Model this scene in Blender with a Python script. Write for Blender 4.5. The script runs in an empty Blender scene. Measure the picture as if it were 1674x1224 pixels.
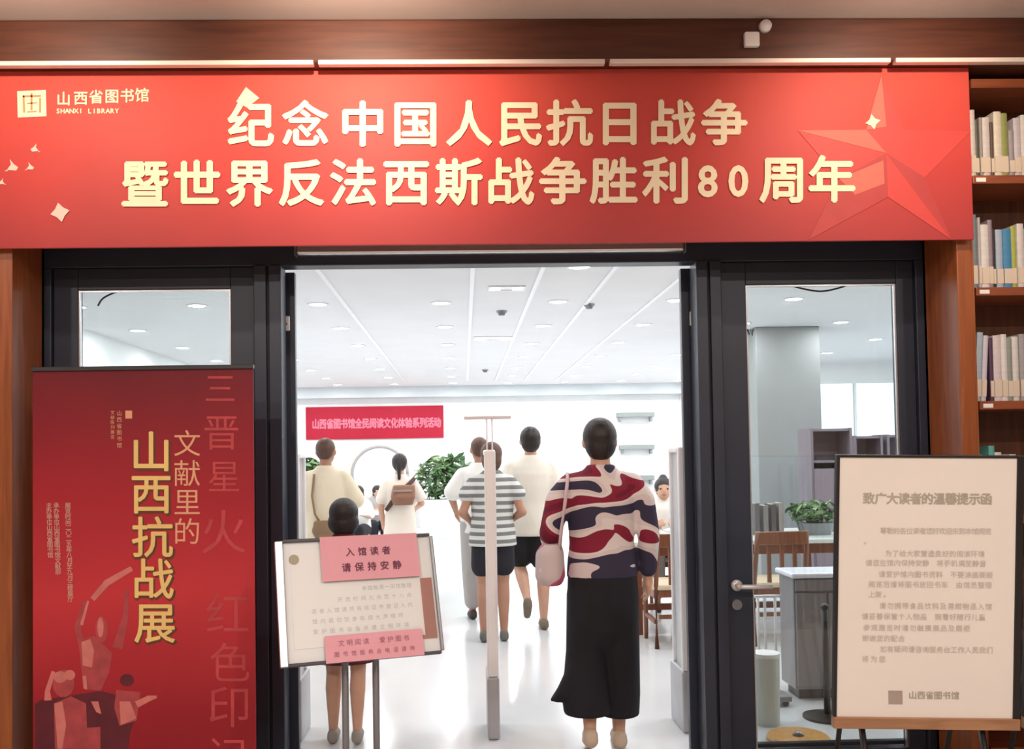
import bpy, bmesh, math, random
from mathutils import Vector, Matrix, Euler
random.seed(7)
R = math.radians
SC = bpy.context.scene
COL = SC.collection

# ------------------------------------------------------------------ camera
W, H, F = 1674.0, 1224.0, 1500.0
CAMZ = 1.46
YAW, PITCH, ROLL = 1.6, 1.7, 0.9
VPX, VPY = 758.0, 745.0
cam_d = bpy.data.cameras.new('camera')
cam = bpy.data.objects.new('camera', cam_d)
COL.objects.link(cam)
SC.camera = cam
cam_d.sensor_fit = 'HORIZONTAL'
cam_d.sensor_width = 36.0
cam_d.lens = 36.0 * F / W
cam_d.clip_start = 0.05
cam_d.clip_end = 200
MC = (Matrix.Rotation(R(-YAW), 3, 'Z') @ Matrix.Rotation(R(90 + PITCH), 3, 'X') @ Matrix.Rotation(R(-ROLL), 3, 'Z'))
cam.matrix_world = Matrix.Translation((0, 0, CAMZ)) @ MC.to_4x4()
_d = MC.transposed() @ Vector((0, 1, 0))
CX = VPX - F * (_d.x / -_d.z)
CY = VPY + F * (_d.y / -_d.z)
cam_d.shift_x = (W / 2 - CX) / W
cam_d.shift_y = (CY - H / 2) / W


def ray(px, py):
    return MC @ Vector(((px - CX) / F, -(py - CY) / F, -1.0))


def P(px, py, Y):
    d = ray(px, py)
    t = Y / d.y
    return Vector((d.x * t, Y, CAMZ + d.z * t))


def PZ(px, py, z):
    d = ray(px, py)
    t = (z - CAMZ) / d.z
    return Vector((d.x * t, d.y * t, z))


# ------------------------------------------------------------------ world, exposure
wd = bpy.data.worlds.new('world')
SC.world = wd
wd.use_nodes = True
wd.node_tree.nodes['Background'].inputs[0].default_value = (0.80, 0.93, 1.0, 1)
wd.node_tree.nodes['Background'].inputs[1].default_value = 2.2
SC.view_settings.view_transform = 'Standard'
SC.view_settings.look = 'None'
SC.view_settings.gamma = 1.0
SC.view_settings.use_curve_mapping = False
SC.view_settings.exposure = 0.0

HALL_LAMP = 9.0          # watts, each hall downlight
LOBBY_FILL = 12.0         # watts, each added lobby fill lamp
SPOT_LAMP = 92.0

# ------------------------------------------------------------------ materials
MATS = {}


def s2l(c):
    return tuple(((v / 255) / 12.92 if v / 255 <= 0.04045 else ((v / 255 + 0.055) / 1.055) ** 2.4) for v in c)


def new_mat(name):
    m = bpy.data.materials.new(name)
    m.use_nodes = True
    return m, m.node_tree, m.node_tree.nodes['Principled BSDF']


def mat(name, col, rough=0.5, metal=0.0, var=0.08, scale=6.0, bump=0.0, spec=0.5, stretch=(1, 1, 1), emit=0.0):
    """plain procedural material: sRGB colour with a gentle noise variation"""
    if name in MATS:
        return MATS[name]
    m, nt, b = new_mat(name)
    c = s2l(col)
    tc = nt.nodes.new('ShaderNodeTexCoord')
    mp = nt.nodes.new('ShaderNodeMapping')
    mp.inputs['Scale'].default_value = stretch
    nz = nt.nodes.new('ShaderNodeTexNoise')
    nz.inputs['Scale'].default_value = scale
    nz.inputs['Detail'].default_value = 4
    cr = nt.nodes.new('ShaderNodeValToRGB')
    cr.color_ramp.elements[0].position = 0.3
    cr.color_ramp.elements[1].position = 0.7
    cr.color_ramp.elements[0].color = tuple(max(0, v * (1 - var)) for v in c) + (1,)
    cr.color_ramp.elements[1].color = tuple(min(1, v * (1 + var)) for v in c) + (1,)
    L = nt.links.new
    L(tc.outputs['Object'], mp.inputs[0])
    L(mp.outputs[0], nz.inputs['Vector'])
    L(nz.outputs['Fac'], cr.inputs[0])
    L(cr.outputs[0], b.inputs['Base Color'])
    b.inputs['Roughness'].default_value = rough
    b.inputs['Metallic'].default_value = metal
    b.inputs['Specular IOR Level'].default_value = spec
    if bump:
        bp = nt.nodes.new('ShaderNodeBump')
        bp.inputs['Strength'].default_value = bump
        bp.inputs['Distance'].default_value = 0.01
        L(nz.outputs['Fac'], bp.inputs['Height'])
        L(bp.outputs[0], b.inputs['Normal'])
    if emit:
        L(cr.outputs[0], b.inputs['Emission Color'])
        b.inputs['Emission Strength'].default_value = emit
    MATS[name] = m
    return m


def wood(name, c1, c2, rough=0.35, stretch=(14, 14, 1.0)):
    m, nt, b = new_mat(name)
    tc = nt.nodes.new('ShaderNodeTexCoord')
    mp = nt.nodes.new('ShaderNodeMapping')
    mp.inputs['Scale'].default_value = stretch
    nz = nt.nodes.new('ShaderNodeTexNoise')
    nz.inputs['Scale'].default_value = 2.5
    nz.inputs['Detail'].default_value = 6
    nz.inputs['Distortion'].default_value = 0.6
    cr = nt.nodes.new('ShaderNodeValToRGB')
    cr.color_ramp.elements[0].position = 0.3
    cr.color_ramp.elements[1].position = 0.72
    cr.color_ramp.elements[0].color = s2l(c1) + (1,)
    cr.color_ramp.elements[1].color = s2l(c2) + (1,)
    L = nt.links.new
    L(tc.outputs['Object'], mp.inputs[0])
    L(mp.outputs[0], nz.inputs['Vector'])
    L(nz.outputs['Fac'], cr.inputs[0])
    L(cr.outputs[0], b.inputs['Base Color'])
    b.inputs['Roughness'].default_value = rough
    MATS[name] = m
    return m


def glass(name, tint=(0.96, 0.98, 0.98), milky=0.0, ior=1.45):
    m, nt, b = new_mat(name)
    nt.nodes.remove(b)
    out = nt.nodes['Material Output']
    tr = nt.nodes.new('ShaderNodeBsdfTransparent')
    tr.inputs[0].default_value = tint + (1,)
    gl = nt.nodes.new('ShaderNodeBsdfGlossy')
    gl.inputs['Roughness'].default_value = 0.02
    fr = nt.nodes.new('ShaderNodeFresnel')
    fr.inputs[0].default_value = ior
    mx = nt.nodes.new('ShaderNodeMixShader')
    L = nt.links.new
    L(fr.outputs[0], mx.inputs[0])
    L(tr.outputs[0], mx.inputs[1])
    L(gl.outputs[0], mx.inputs[2])
    last = mx
    if milky:
        df = nt.nodes.new('ShaderNodeBsdfDiffuse')
        nz = nt.nodes.new('ShaderNodeTexNoise')
        nz.inputs['Scale'].default_value = 3
        cr = nt.nodes.new('ShaderNodeValToRGB')
        cr.color_ramp.elements[0].color = (0.80, 0.82, 0.84, 1)
        cr.color_ramp.elements[1].color = (0.9, 0.92, 0.94, 1)
        L(nz.outputs['Fac'], cr.inputs[0])
        L(cr.outputs[0], df.inputs[0])
        m2 = nt.nodes.new('ShaderNodeMixShader')
        m2.inputs[0].default_value = milky
        L(mx.outputs[0], m2.inputs[1])
        L(df.outputs[0], m2.inputs[2])
        last = m2
    L(last.outputs[0], out.inputs[0])
    MATS[name] = m
    return m


def emitter(name, col, strength):
    m, nt, b = new_mat(name)
    b.inputs['Base Color'].default_value = s2l(col) + (1,)
    b.inputs['Emission Color'].default_value = s2l(col) + (1,)
    b.inputs['Emission Strength'].default_value = strength
    MATS[name] = m
    return m


def bands(name, c1, c2, freq, axis='Z', rough=0.8):
    m, nt, b = new_mat(name)
    tc = nt.nodes.new('ShaderNodeTexCoord')
    wv = nt.nodes.new('ShaderNodeTexWave')
    wv.bands_direction = axis
    wv.inputs['Scale'].default_value = freq
    wv.inputs['Distortion'].default_value = 0.5
    cr = nt.nodes.new('ShaderNodeValToRGB')
    cr.color_ramp.elements[0].position = 0.42
    cr.color_ramp.elements[1].position = 0.58
    cr.color_ramp.elements[0].color = s2l(c1) + (1,)
    cr.color_ramp.elements[1].color = s2l(c2) + (1,)
    nt.links.new(tc.outputs['Object'], wv.inputs['Vector'])
    nt.links.new(wv.outputs['Color'], cr.inputs[0])
    nt.links.new(cr.outputs[0], b.inputs['Base Color'])
    b.inputs['Roughness'].default_value = rough
    MATS[name] = m
    return m


def patches(name, cols, scale, stretch, dist=1.2, seed=0.0):
    m, nt, b = new_mat(name)
    tc = nt.nodes.new('ShaderNodeTexCoord')
    mp = nt.nodes.new('ShaderNodeMapping')
    mp.inputs['Scale'].default_value = stretch
    mp.inputs['Location'].default_value = (seed, seed * 0.7, seed * 1.3)
    nz = nt.nodes.new('ShaderNodeTexNoise')
    nz.inputs['Scale'].default_value = scale
    nz.inputs['Detail'].default_value = 0.4
    nz.inputs['Distortion'].default_value = dist
    cr = nt.nodes.new('ShaderNodeValToRGB')
    cr.color_ramp.interpolation = 'CONSTANT'
    els = cr.color_ramp.elements
    els[0].position = 0.0
    els[0].color = s2l(cols[0][1]) + (1,)
    els[1].position = cols[1][0]
    els[1].color = s2l(cols[1][1]) + (1,)
    for p, c in cols[2:]:
        e = els.new(p)
        e.color = s2l(c) + (1,)
    L = nt.links.new
    L(tc.outputs['Object'], mp.inputs[0])
    L(mp.outputs[0], nz.inputs['Vector'])
    L(nz.outputs['Fac'], cr.inputs[0])
    L(cr.outputs[0], b.inputs['Base Color'])
    b.inputs['Roughness'].default_value = 0.85
    MATS[name] = m
    return m


def print_gradient(name, stops, axis, lo, hi, rough=0.5, wob=0.15, side=None):
    """a printed colour gradient along one object axis, with blotchy ink"""
    m, nt, b = new_mat(name)
    L = nt.links.new
    tc = nt.nodes.new('ShaderNodeTexCoord')
    sp = nt.nodes.new('ShaderNodeSeparateXYZ')
    L(tc.outputs['Object'], sp.inputs[0])
    mr = nt.nodes.new('ShaderNodeMapRange')
    mr.inputs['From Min'].default_value = lo
    mr.inputs['From Max'].default_value = hi
    L(sp.outputs[axis], mr.inputs['Value'])
    nz = nt.nodes.new('ShaderNodeTexNoise')
    nz.inputs['Scale'].default_value = 2.0
    nz.inputs['Detail'].default_value = 2
    L(tc.outputs['Object'], nz.inputs['Vector'])
    ma = nt.nodes.new('ShaderNodeMath')
    ma.operation = 'MULTIPLY_ADD'
    L(nz.outputs['Fac'], ma.inputs[0])
    ma.inputs[1].default_value = wob
    ma.inputs[2].default_value = -wob / 2
    ad = nt.nodes.new('ShaderNodeMath')
    ad.operation = 'ADD'
    L(mr.outputs[0], ad.inputs[0])
    L(ma.outputs[0], ad.inputs[1])
    last = ad
    if side:
        m2 = nt.nodes.new('ShaderNodeMapRange')
        m2.inputs['From Min'].default_value = side[1]
        m2.inputs['From Max'].default_value = side[2]
        m2.inputs['To Min'].default_value = side[3]
        m2.inputs['To Max'].default_value = side[4]
        L(sp.outputs[side[0]], m2.inputs['Value'])
        a2 = nt.nodes.new('ShaderNodeMath')
        a2.operation = 'ADD'
        L(ad.outputs[0], a2.inputs[0])
        L(m2.outputs[0], a2.inputs[1])
        last = a2
    cr = nt.nodes.new('ShaderNodeValToRGB')
    els = cr.color_ramp.elements
    els[0].position, els[0].color = stops[0][0], s2l(stops[0][1]) + (1,)
    els[1].position, els[1].color = stops[1][0], s2l(stops[1][1]) + (1,)
    for p, c in stops[2:]:
        e = els.new(p)
        e.color = s2l(c) + (1,)
    L(last.outputs[0], cr.inputs[0])
    L(cr.outputs[0], b.inputs['Base Color'])
    b.inputs['Roughness'].default_value = rough
    b.inputs['Specular IOR Level'].default_value = 0.3
    MATS[name] = m
    return m


WHITE = mat('white_paint', (236, 238, 240), 0.6, var=0.02)
WALLW = mat('hall_wall_paint', (238, 239, 240), 0.7, var=0.02)
CEILW = mat('hall_ceiling_paint', (226, 226, 228), 0.8, var=0.02, scale=2)
LOBC = mat('lobby_ceiling_paint', (214, 200, 194), 0.8, var=0.03, scale=1.5)
FLOORH = mat('hall_floor_stone', (214, 217, 220), 0.16, var=0.03, scale=1.2, spec=0.6)
FLOORL = mat('lobby_floor_stone', (196, 186, 176), 0.25, var=0.06, scale=1.5)
WOOD = wood('reddish_wood', (136, 72, 38), (172, 98, 54))
WOODX = wood('reddish_wood_across', (112, 60, 40), (142, 80, 52), stretch=(1.0, 14, 14))
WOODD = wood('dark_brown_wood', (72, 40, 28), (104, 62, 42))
OAK = wood('chair_wood', (104, 58, 36), (138, 84, 54))
LEDGE = wood('pale_wood_ledge', (150, 108, 78), (178, 134, 98), stretch=(2, 14, 14))
FRAME = mat('slate_door_metal', (46, 53, 68), 0.4, 0.1, var=0.05)
FRAMED = mat('slate_door_groove', (24, 27, 35), 0.5, var=0.05)
SILVER = mat('brushed_aluminium', (200, 200, 204), 0.28, 0.9, var=0.05, stretch=(1, 1, 30))
CHROME = mat('chrome', (220, 221, 225), 0.3, 0.3, var=0.03)
GREYM = mat('grey_metal', (140, 142, 148), 0.35, 0.5, var=0.05)
DGREY = mat('dark_grey_metal', (64, 64, 68), 0.4, 0.4, var=0.06)
BLACK = mat('black_lacquer', (26, 24, 25), 0.4, var=0.1)
CLEAR = glass('clear_glass')
MILK = glass('acrylic_sheet', milky=0.6)
MILK2 = glass('sign_acrylic', (1.0, 1.0, 1.0), milky=0.08, ior=1.2)
PLASTW = mat('white_plastic', (240, 240, 243), 0.35, var=0.02)
SKIN = mat('skin', (205, 160, 136), 0.55, var=0.06, scale=9)
SKIN2 = mat('tanned_skin', (176, 130, 106), 0.55, var=0.06, scale=9)
HAIRB = mat('black_hair', (34, 26, 26), 0.5, var=0.25, scale=20, stretch=(6, 6, 1), bump=0.3)
HAIRBR = mat('brown_hair', (92, 64, 52), 0.55, var=0.2, scale=20, stretch=(6, 6, 1), bump=0.3)
LAMPGLOW = emitter('downlight_glow', (255, 252, 246), 14.0)
LAMPGLOWW = emitter('lobby_fill_glow', (255, 226, 196), 12.0)


# ------------------------------------------------------------------ mesh helpers
class B:
    def __init__(s):
        s.v, s.f = [], []

    def add(s, vs, fs):
        n = len(s.v)
        s.v += [tuple(v) for v in vs]
        s.f += [tuple(i + n for i in f) for f in fs]
        return s

    def box(s, x0, x1, y0, y1, z0, z1):
        x0, x1 = min(x0, x1), max(x0, x1)
        y0, y1 = min(y0, y1), max(y0, y1)
        z0, z1 = min(z0, z1), max(z0, z1)
        vs = [(x0, y0, z0), (x1, y0, z0), (x1, y1, z0), (x0, y1, z0), (x0, y0, z1), (x1, y0, z1), (x1, y1, z1), (x0, y1, z1)]
        return s.add(vs, [(0, 3, 2, 1), (4, 5, 6, 7), (0, 1, 5, 4), (1, 2, 6, 5), (2, 3, 7, 6), (3, 0, 4, 7)])

    def loft(s, rings, n=20, cap=True):
        """rings: (cx, cy, z, rx, ry) stacked in z"""
        vs, fs = [], []
        for cx, cy, z, rx, ry in rings:
            for k in range(n):
                a = 2 * math.pi * k / n
                vs.append((cx + rx * math.cos(a), cy + ry * math.sin(a), z))
        up = rings[-1][2] > rings[0][2]
        for i in range(len(rings) - 1):
            for k in range(n):
                q = (i * n + k, i * n + (k + 1) % n, (i + 1) * n + (k + 1) % n, (i + 1) * n + k)
                fs.append(q if up else q[::-1])
        if cap:
            a, b = tuple(range(n)), tuple((len(rings) - 1) * n + k for k in range(n))
            fs.append(a[::-1] if up else a)
            fs.append(b if up else b[::-1])
        return s.add(vs, fs)

    def cyl(s, p0, p1, r0, r1=None, n=14):
        r1 = r0 if r1 is None else r1
        p0, p1 = Vector(p0), Vector(p1)
        d = (p1 - p0).normalized()
        q = d.to_track_quat('Z', 'Y')
        vs = []
        for p, r in ((p0, r0), (p1, r1)):
            for k in range(n):
                a = 2 * math.pi * k / n
                vs.append(p + q @ Vector((r * math.cos(a), r * math.sin(a), 0)))
        fs = [(k, (k + 1) % n, n + (k + 1) % n, n + k) for k in range(n)]
        fs += [tuple(range(n))[::-1], tuple(range(n, 2 * n))]
        return s.add(vs, fs)

    def capsule(s, p0, r0, p1, r1, n=14, m=4):
        p0, p1 = Vector(p0), Vector(p1)
        d = (p1 - p0)
        d = d.normalized() if d.length > 1e-6 else Vector((0, 0, 1))
        q = d.to_track_quat('Z', 'Y')
        prof = []
        for i in range(m + 1):
            a = -math.pi / 2 + (math.pi / 2) * i / m
            prof.append((p0, r0 * math.cos(a), r0 * math.sin(a)))
        for i in range(m + 1):
            a = (math.pi / 2) * i / m
            prof.append((p1, r1 * math.cos(a), r1 * math.sin(a)))
        vs, fs = [], []
        for p, r, h in prof:
            r = max(r, 1e-5)
            for k in range(n):
                a = 2 * math.pi * k / n
                vs.append(p + q @ Vector((r * math.cos(a), r * math.sin(a), h)))
        for i in range(len(prof) - 1):
            for k in range(n):
                fs.append((i * n + k, i * n + (k + 1) % n, (i + 1) * n + (k + 1) % n, (i + 1) * n + k))
        fs += [tuple(range(n))[::-1], tuple((len(prof) - 1) * n + k for k in range(n))]
        return s.add(vs, fs)

    def ell(s, c, r, rot=None, n=18, m=10):
        c = Vector(c)
        q = Euler(rot).to_matrix() if rot else Matrix.Identity(3)
        vs, fs = [], []
        for i in range(m + 1):
            t = -math.pi / 2 + math.pi * i / m
            ct = max(math.cos(t), 1e-4)
            for k in range(n):
                a = 2 * math.pi * k / n
                vs.append(c + q @ Vector((r[0] * ct * math.cos(a), r[1] * ct * math.sin(a), r[2] * math.sin(t))))
        for i in range(m):
            for k in range(n):
                fs.append((i * n + k, i * n + (k + 1) % n, (i + 1) * n + (k + 1) % n, (i + 1) * n + k))
        fs += [tuple(range(n))[::-1], tuple(m * n + k for k in range(n))]
        return s.add(vs, fs)

    def tube(s, pts, r, n=10):
        pts = [Vector(p) for p in pts]
        vs, fs = [], []
        for i, p in enumerate(pts):
            d = (pts[min(i + 1, len(pts) - 1)] - pts[max(i - 1, 0)]).normalized()
            q = d.to_track_quat('Z', 'Y')
            for k in range(n):
                a = 2 * math.pi * k / n
                vs.append(p + q @ Vector((r * math.cos(a), r * math.sin(a), 0)))
        for i in range(len(pts) - 1):
            for k in range(n):
                fs.append((i * n + k, i * n + (k + 1) % n, (i + 1) * n + (k + 1) % n, (i + 1) * n + k))
        fs += [tuple(range(n))[::-1], tuple((len(pts) - 1) * n + k for k in range(n))]
        return s.add(vs, fs)

    def poly_xz(s, pts, y):
        """flat printed shape facing the lobby (-Y)"""
        a = sum(pts[i][0] * pts[(i + 1) % len(pts)][1] - pts[(i + 1) % len(pts)][0] * pts[i][1] for i in range(len(pts)))
        if a < 0:
            pts = pts[::-1]
        return s.add([(p[0], y, p[1]) for p in pts], [tuple(range(len(pts)))])

    def moved(s, mtx):
        s.v = [tuple(mtx @ Vector(v)) for v in s.v]
        return s

    def mesh(s, name, smooth=False):
        me = bpy.data.meshes.new(name)
        me.from_pydata(s.v, [], s.f)
        me.update()
        if smooth:
            me.polygons.foreach_set('use_smooth', [True] * len(me.polygons))
        return me

    def build(s, name, m, parent=None, smooth=False, bevel=0.0, off=None):
        """link as one object; off = world position of the parent when the shape is in world coordinates"""
        if off is not None:
            o_ = Vector(off)
            s.v = [tuple(Vector(v) - o_) for v in s.v]
        me = s.mesh(name, smooth)
        me.materials.append(m)
        o = bpy.data.objects.new(name, me)
        COL.objects.link(o)
        if parent is not None:
            o.parent = parent
        if bevel:
            md = o.modifiers.new('bevel', 'BEVEL')
            md.width = bevel
            md.segments = 2
            md.limit_method = 'ANGLE'
        return o


def organic(b, voxel, iters=4, factor=0.5):
    """fuse overlapping closed shapes into one continuous smooth surface"""
    me = b.mesh('tmp')
    o = bpy.data.objects.new('tmp', me)
    COL.objects.link(o)
    md = o.modifiers.new('r', 'REMESH')
    md.mode = 'VOXEL'
    md.voxel_size = voxel
    sm = o.modifiers.new('s', 'SMOOTH')
    sm.iterations = iters
    sm.factor = factor
    dg = bpy.context.evaluated_depsgraph_get()
    res = bpy.data.meshes.new_from_object(o.evaluated_get(dg))
    bpy.data.objects.remove(o)
    bpy.data.meshes.remove(me)
    res.polygons.foreach_set('use_smooth', [True] * len(res.polygons))
    return res


def link_mesh(name, me, m, parent=None):
    me.name = name
    me.materials.clear()
    me.materials.append(m)
    o = bpy.data.objects.new(name, me)
    COL.objects.link(o)
    if parent is not None:
        o.parent = parent
    return o


def tag(o, label, cat, group=None):
    o['label'] = label
    o['category'] = cat
    if group:
        o['group'] = group
    return o


def struct(o):
    o['kind'] = 'structure'
    return o


def thing(name, label, cat, loc=(0, 0, 0), rotz=0.0, group=None):
    o = bpy.data.objects.new(name, None)
    COL.objects.link(o)
    o.empty_display_size = 0.1
    o.location = loc
    o.rotation_euler = (0, 0, rotz)
    return tag(o, label, cat, group)


def dup(root, loc, rotz=None, label=None):
    r = root.copy()
    COL.objects.link(r)
    r.location = loc
    if rotz is not None:
        r.rotation_euler = (0, 0, rotz)
    if label:
        r['label'] = label
    for ch in list(root.children):
        c = ch.copy()
        COL.objects.link(c)
        c.parent = r
        for g in ch.children:
            d = g.copy()
            COL.objects.link(d)
            d.parent = c
    return r


_GL = {}


def glyph(ch):
    if ch not in _GL:
        cu = bpy.data.curves.new('glyph', 'FONT')
        cu.body = ch
        cu.resolution_u = 3
        ob = bpy.data.objects.new('glyph', cu)
        COL.objects.link(ob)
        dg = bpy.context.evaluated_depsgraph_get()
        me = bpy.data.meshes.new_from_object(ob.evaluated_get(dg))
        vs = [(v.co.x, v.co.y) for v in me.vertices]
        fs = [tuple(p.vertices) for p in me.polygons]
        bpy.data.objects.remove(ob)
        bpy.data.curves.remove(cu)
        bpy.data.meshes.remove(me)
        if vs:
            cx = (min(v[0] for v in vs) + max(v[0] for v in vs)) / 2
        else:
            cx = 0
        _GL[ch] = ([(x - cx, y - 0.385) for x, y in vs], fs)
    return _GL[ch]


def letters(items, fn, bold=0.0):
    # the bold copies are lifted 0.1 mm each so that no two faces coincide
    """items: (char, u, v, size[, squash]); fn maps (u, v) to a point of the printed face; flat print"""
    b = B()
    sh = [(0, 0)] if not bold else [(0, 0), (bold, 0), (-bold, 0), (0, bold), (0, -bold)]
    for it in items:
        ch, u, v, s = it[:4]
        kx = it[4] if len(it) > 4 else 1.0
        vs, fs = glyph(ch)
        for li, (dx, dy) in enumerate(sh):
            lift = Vector((0, -.00012 * li, 0))
            b.add([Vector(fn(u + (x + dx) * s * kx, v + (y + dy) * s)) + lift for x, y in vs], fs)
    return b


def row(text, u0, u1, v, size):
    n = len(text)
    return [(c, u0 + (u1 - u0) * (i + 0.5) / n, v, size) for i, c in enumerate(text) if c not in ' \u3000']


def row_parts(text, u0, u1, v, size):
    out, cur = [], []
    n = len(text)
    for i, c in enumerate(text):
        if c == ' ':
            if cur:
                out.append(cur)
            cur = []
        else:
            cur.append((c, u0 + (u1 - u0) * (i + 0.5) / n, v, size))
    return out + [cur]


# ================================================================== SETTING
YF = 4.00      # front of the wooden wall
YD = 4.30      # front of the dark door frame
HC = 2.90      # hall ceiling
FARY = 19.1
RBY = 15.1     # nearer back wall at the right of the hall
STEPX = 4.55
HX0, HX1 = -4.1, 9.0
LZ = P(800, 30, 3.88).z          # lobby ceiling height
YB = 4.50      # hall side of the partition

struct(B().box(-6, 7, -3.2, 4.40, -0.1, 0).build('floor', FLOORL))
struct(B().box(HX0 - .1, HX1 + .1, 4.40, FARY + .1, -0.1, 0).build('floor', FLOORH))
struct(B().box(-6, 7, -3.2, YB, LZ, LZ + 0.1).build('ceiling', LOBC))
struct(B().box(HX0 - .1, HX1 + .1, YB, FARY + .1, HC, HC + 0.1).build('ceiling', CEILW))
LW = mat('lobby_wall_paint', (200, 180, 164), 0.7, var=0.03)
struct(B().box(-6.1, -6, -3.2, YB, 0, LZ).build('wall_lobby_left', LW))
struct(B().box(7, 7.1, -3.2, YB, 0, LZ).build('wall_lobby_right', LW))
struct(B().box(-6, 7, -3.3, -3.2, 0, LZ).build('wall_lobby_back', LW))

# hall walls: left wall and nearer back wall have windows to the daylight
def wall_with_holes(name, axis, pos, thick, a0, a1, z0, z1, holes, m):
    """wall in plane axis=pos; holes: (a0, a1, z0, z1)"""
    b = B()
    xs = sorted(set([a0, a1] + [h[0] for h in holes] + [h[1] for h in holes]))
    for i in range(len(xs) - 1):
        c = (xs[i] + xs[i + 1]) / 2
        segs = sorted([(h[2], h[3]) for h in holes if h[0] < c < h[1]])
        z = z0
        for s0, s1 in segs + [(z1, z1)]:
            if s0 > z:
                if axis == 'X':
                    b.box(pos, pos + thick, xs[i], xs[i + 1], z, s0)
                else:
                    b.box(xs[i], xs[i + 1], pos, pos + thick, z, s0)
            z = s1
    return struct(b.build(name, m))


def window(name, axis, pos, a0, a1, z0, z1, nv, out):
    w = 0.05
    b = B()
    def bar(u0, u1, v0, v1):
        if axis == 'X':
            b.box(pos, pos + 0.06 * out, u0, u1, v0, v1)
        else:
            b.box(u0, u1, pos, pos + 0.06 * out, v0, v1)
    bar(a0, a1, z0, z0 + w); bar(a0, a1, z1 - w, z1)
    bar(a0, a0 + w, z0 + w, z1 - w); bar(a1 - w, a1, z0 + w, z1 - w)
    root = struct(b.build(name, WHITE))
    for k in range(1, nv):
        u = a0 + (a1 - a0) * k / nv
        bb = B()
        if axis == 'X':
            bb.box(pos, pos + 0.05 * out, u - .02, u + .02, z0 + w, z1 - w)
        else:
            bb.box(u - .02, u + .02, pos, pos + 0.05 * out, z0 + w, z1 - w)
        bb.build('mullion', WHITE, root)
    for k in range(nv):
        u0, u1 = a0 + (a1 - a0) * k / nv, a0 + (a1 - a0) * (k + 1) / nv
        e0 = w if k == 0 else 0.02
        e1 = w if k == nv - 1 else 0.02
        g = B()
        if axis == 'X':
            g.box(pos + .02 * out, pos + .03 * out, u0 + e0, u1 - e1, z0 + w, z1 - w)
        else:
            g.box(u0 + e0, u1 - e1, pos + .02 * out, pos + .03 * out, z0 + w, z1 - w)
        g.build('pane', CLEAR, root)
    return root


LWIN = [(6.6, 8.2, 0.9, 2.35), (8.9, 10.5, 0.9, 2.35), (11.2, 12.8, 0.9, 2.35), (13.5, 15.1, 0.9, 2.35)]
wall_with_holes('wall_left', 'X', HX0, -0.1, YB, FARY, 0, HC, LWIN, WALLW)
for k, h in enumerate(LWIN):
    window('window_%d' % (k + 1), 'X', HX0 - .02, h[0], h[1], h[2], h[3], 2, -1)
BWIN = [(5.75, 7.35, 0.85, 2.62), (7.5, 8.9, 0.85, 2.62)]
wall_with_holes('wall_back_right', 'Y', RBY, 0.1, STEPX, HX1, 0, HC, BWIN, WALLW)
for k, h in enumerate(BWIN):
    window('window_%d' % (k + 5), 'Y', RBY + .02, h[0], h[1], h[2], h[3], 2, 1)
struct(B().box(STEPX, STEPX + .1, RBY + .1, FARY, 0, HC).build('wall_step', WALLW))
struct(B().box(HX0, STEPX + .1, FARY, FARY + .1, 0, HC).build('wall_far', WALLW))
RWIN_ADDED = [(6.0, 9.0, 0.85, 2.6), (10.0, 13.8, 0.85, 2.6)]  # out of view, added to bring more daylight into the hall
wall_with_holes('wall_right', 'X', HX1, 0.1, YB, RBY, 0, HC, RWIN_ADDED, WALLW)
for k, h in enumerate(RWIN_ADDED):
    window('window_%d' % (k + 7), 'X', HX1 + .02, h[0], h[1], h[2], h[3], 3, 1)
# shallow grey soffit along the far wall
struct(B().box(HX0, STEPX, FARY - .35, FARY, HC - .22, HC).build('trim_1', mat('soffit_grey', (206, 214, 218), .7, var=.02)))

# square column in the hall
c0, c1 = P(1240, 745, 10.5), P(1345, 745, 10.5)
colm = struct(B().box(c0.x, c1.x, 10.5, 11.2, 0, HC).build('wall_column', mat('column_grey_paint', (150, 153, 154), .7, var=.03), bevel=.01))
# ceiling light tracks running away from the door
for k, x in enumerate((-1.09, 0.09, 0.63, 1.19, 1.80)):
    struct(B().box(x - .018, x + .018, 5.0, 17.5, HC - .012, HC + .001).build('trim_%d' % (k + 2), PLASTW))

# partition with the entrance
xl = P(66, 745, YD).x            # outer edges of the dark door frame
xr = P(1522, 745, YD).x
ztop = P(800, 404, YD).z
DW = mat('partition_paint', (150, 120, 100), .7, var=.03)
struct(B().box(-6, xl, YD + .12, YB, 0, LZ).build('wall_front_left', DW))
struct(B().box(xr, 7, YD + .12, YB, 0, LZ).build('wall_front_right', DW))
struct(B().box(xl, xr, YF + .02, YB, ztop + .012, LZ).build('wall_front_top', WOODX))
# wooden reveals / pilasters beside the entrance
pl0, pl1 = P(-14, 745, YF).x, P(20, 745, YF).x
pr0, pr1 = P(1574, 745, YF).x, P(1599, 745, YF).x
zb_top = P(800, 101, 3.88).z
struct(B().box(pl0, pl1, YF, YD + .12, 0, zb_top).build('trim_7', WOOD, bevel=.004))
struct(B().box(pr0, pr1, YF, YD + .12, 0, zb_top).build('trim_8', WOOD, bevel=.004))
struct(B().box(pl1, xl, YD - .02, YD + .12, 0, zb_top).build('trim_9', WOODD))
struct(B().box(xr, pr0, YD - .02, YD + .12, 0, zb_top).build('trim_10', WOOD))
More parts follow.
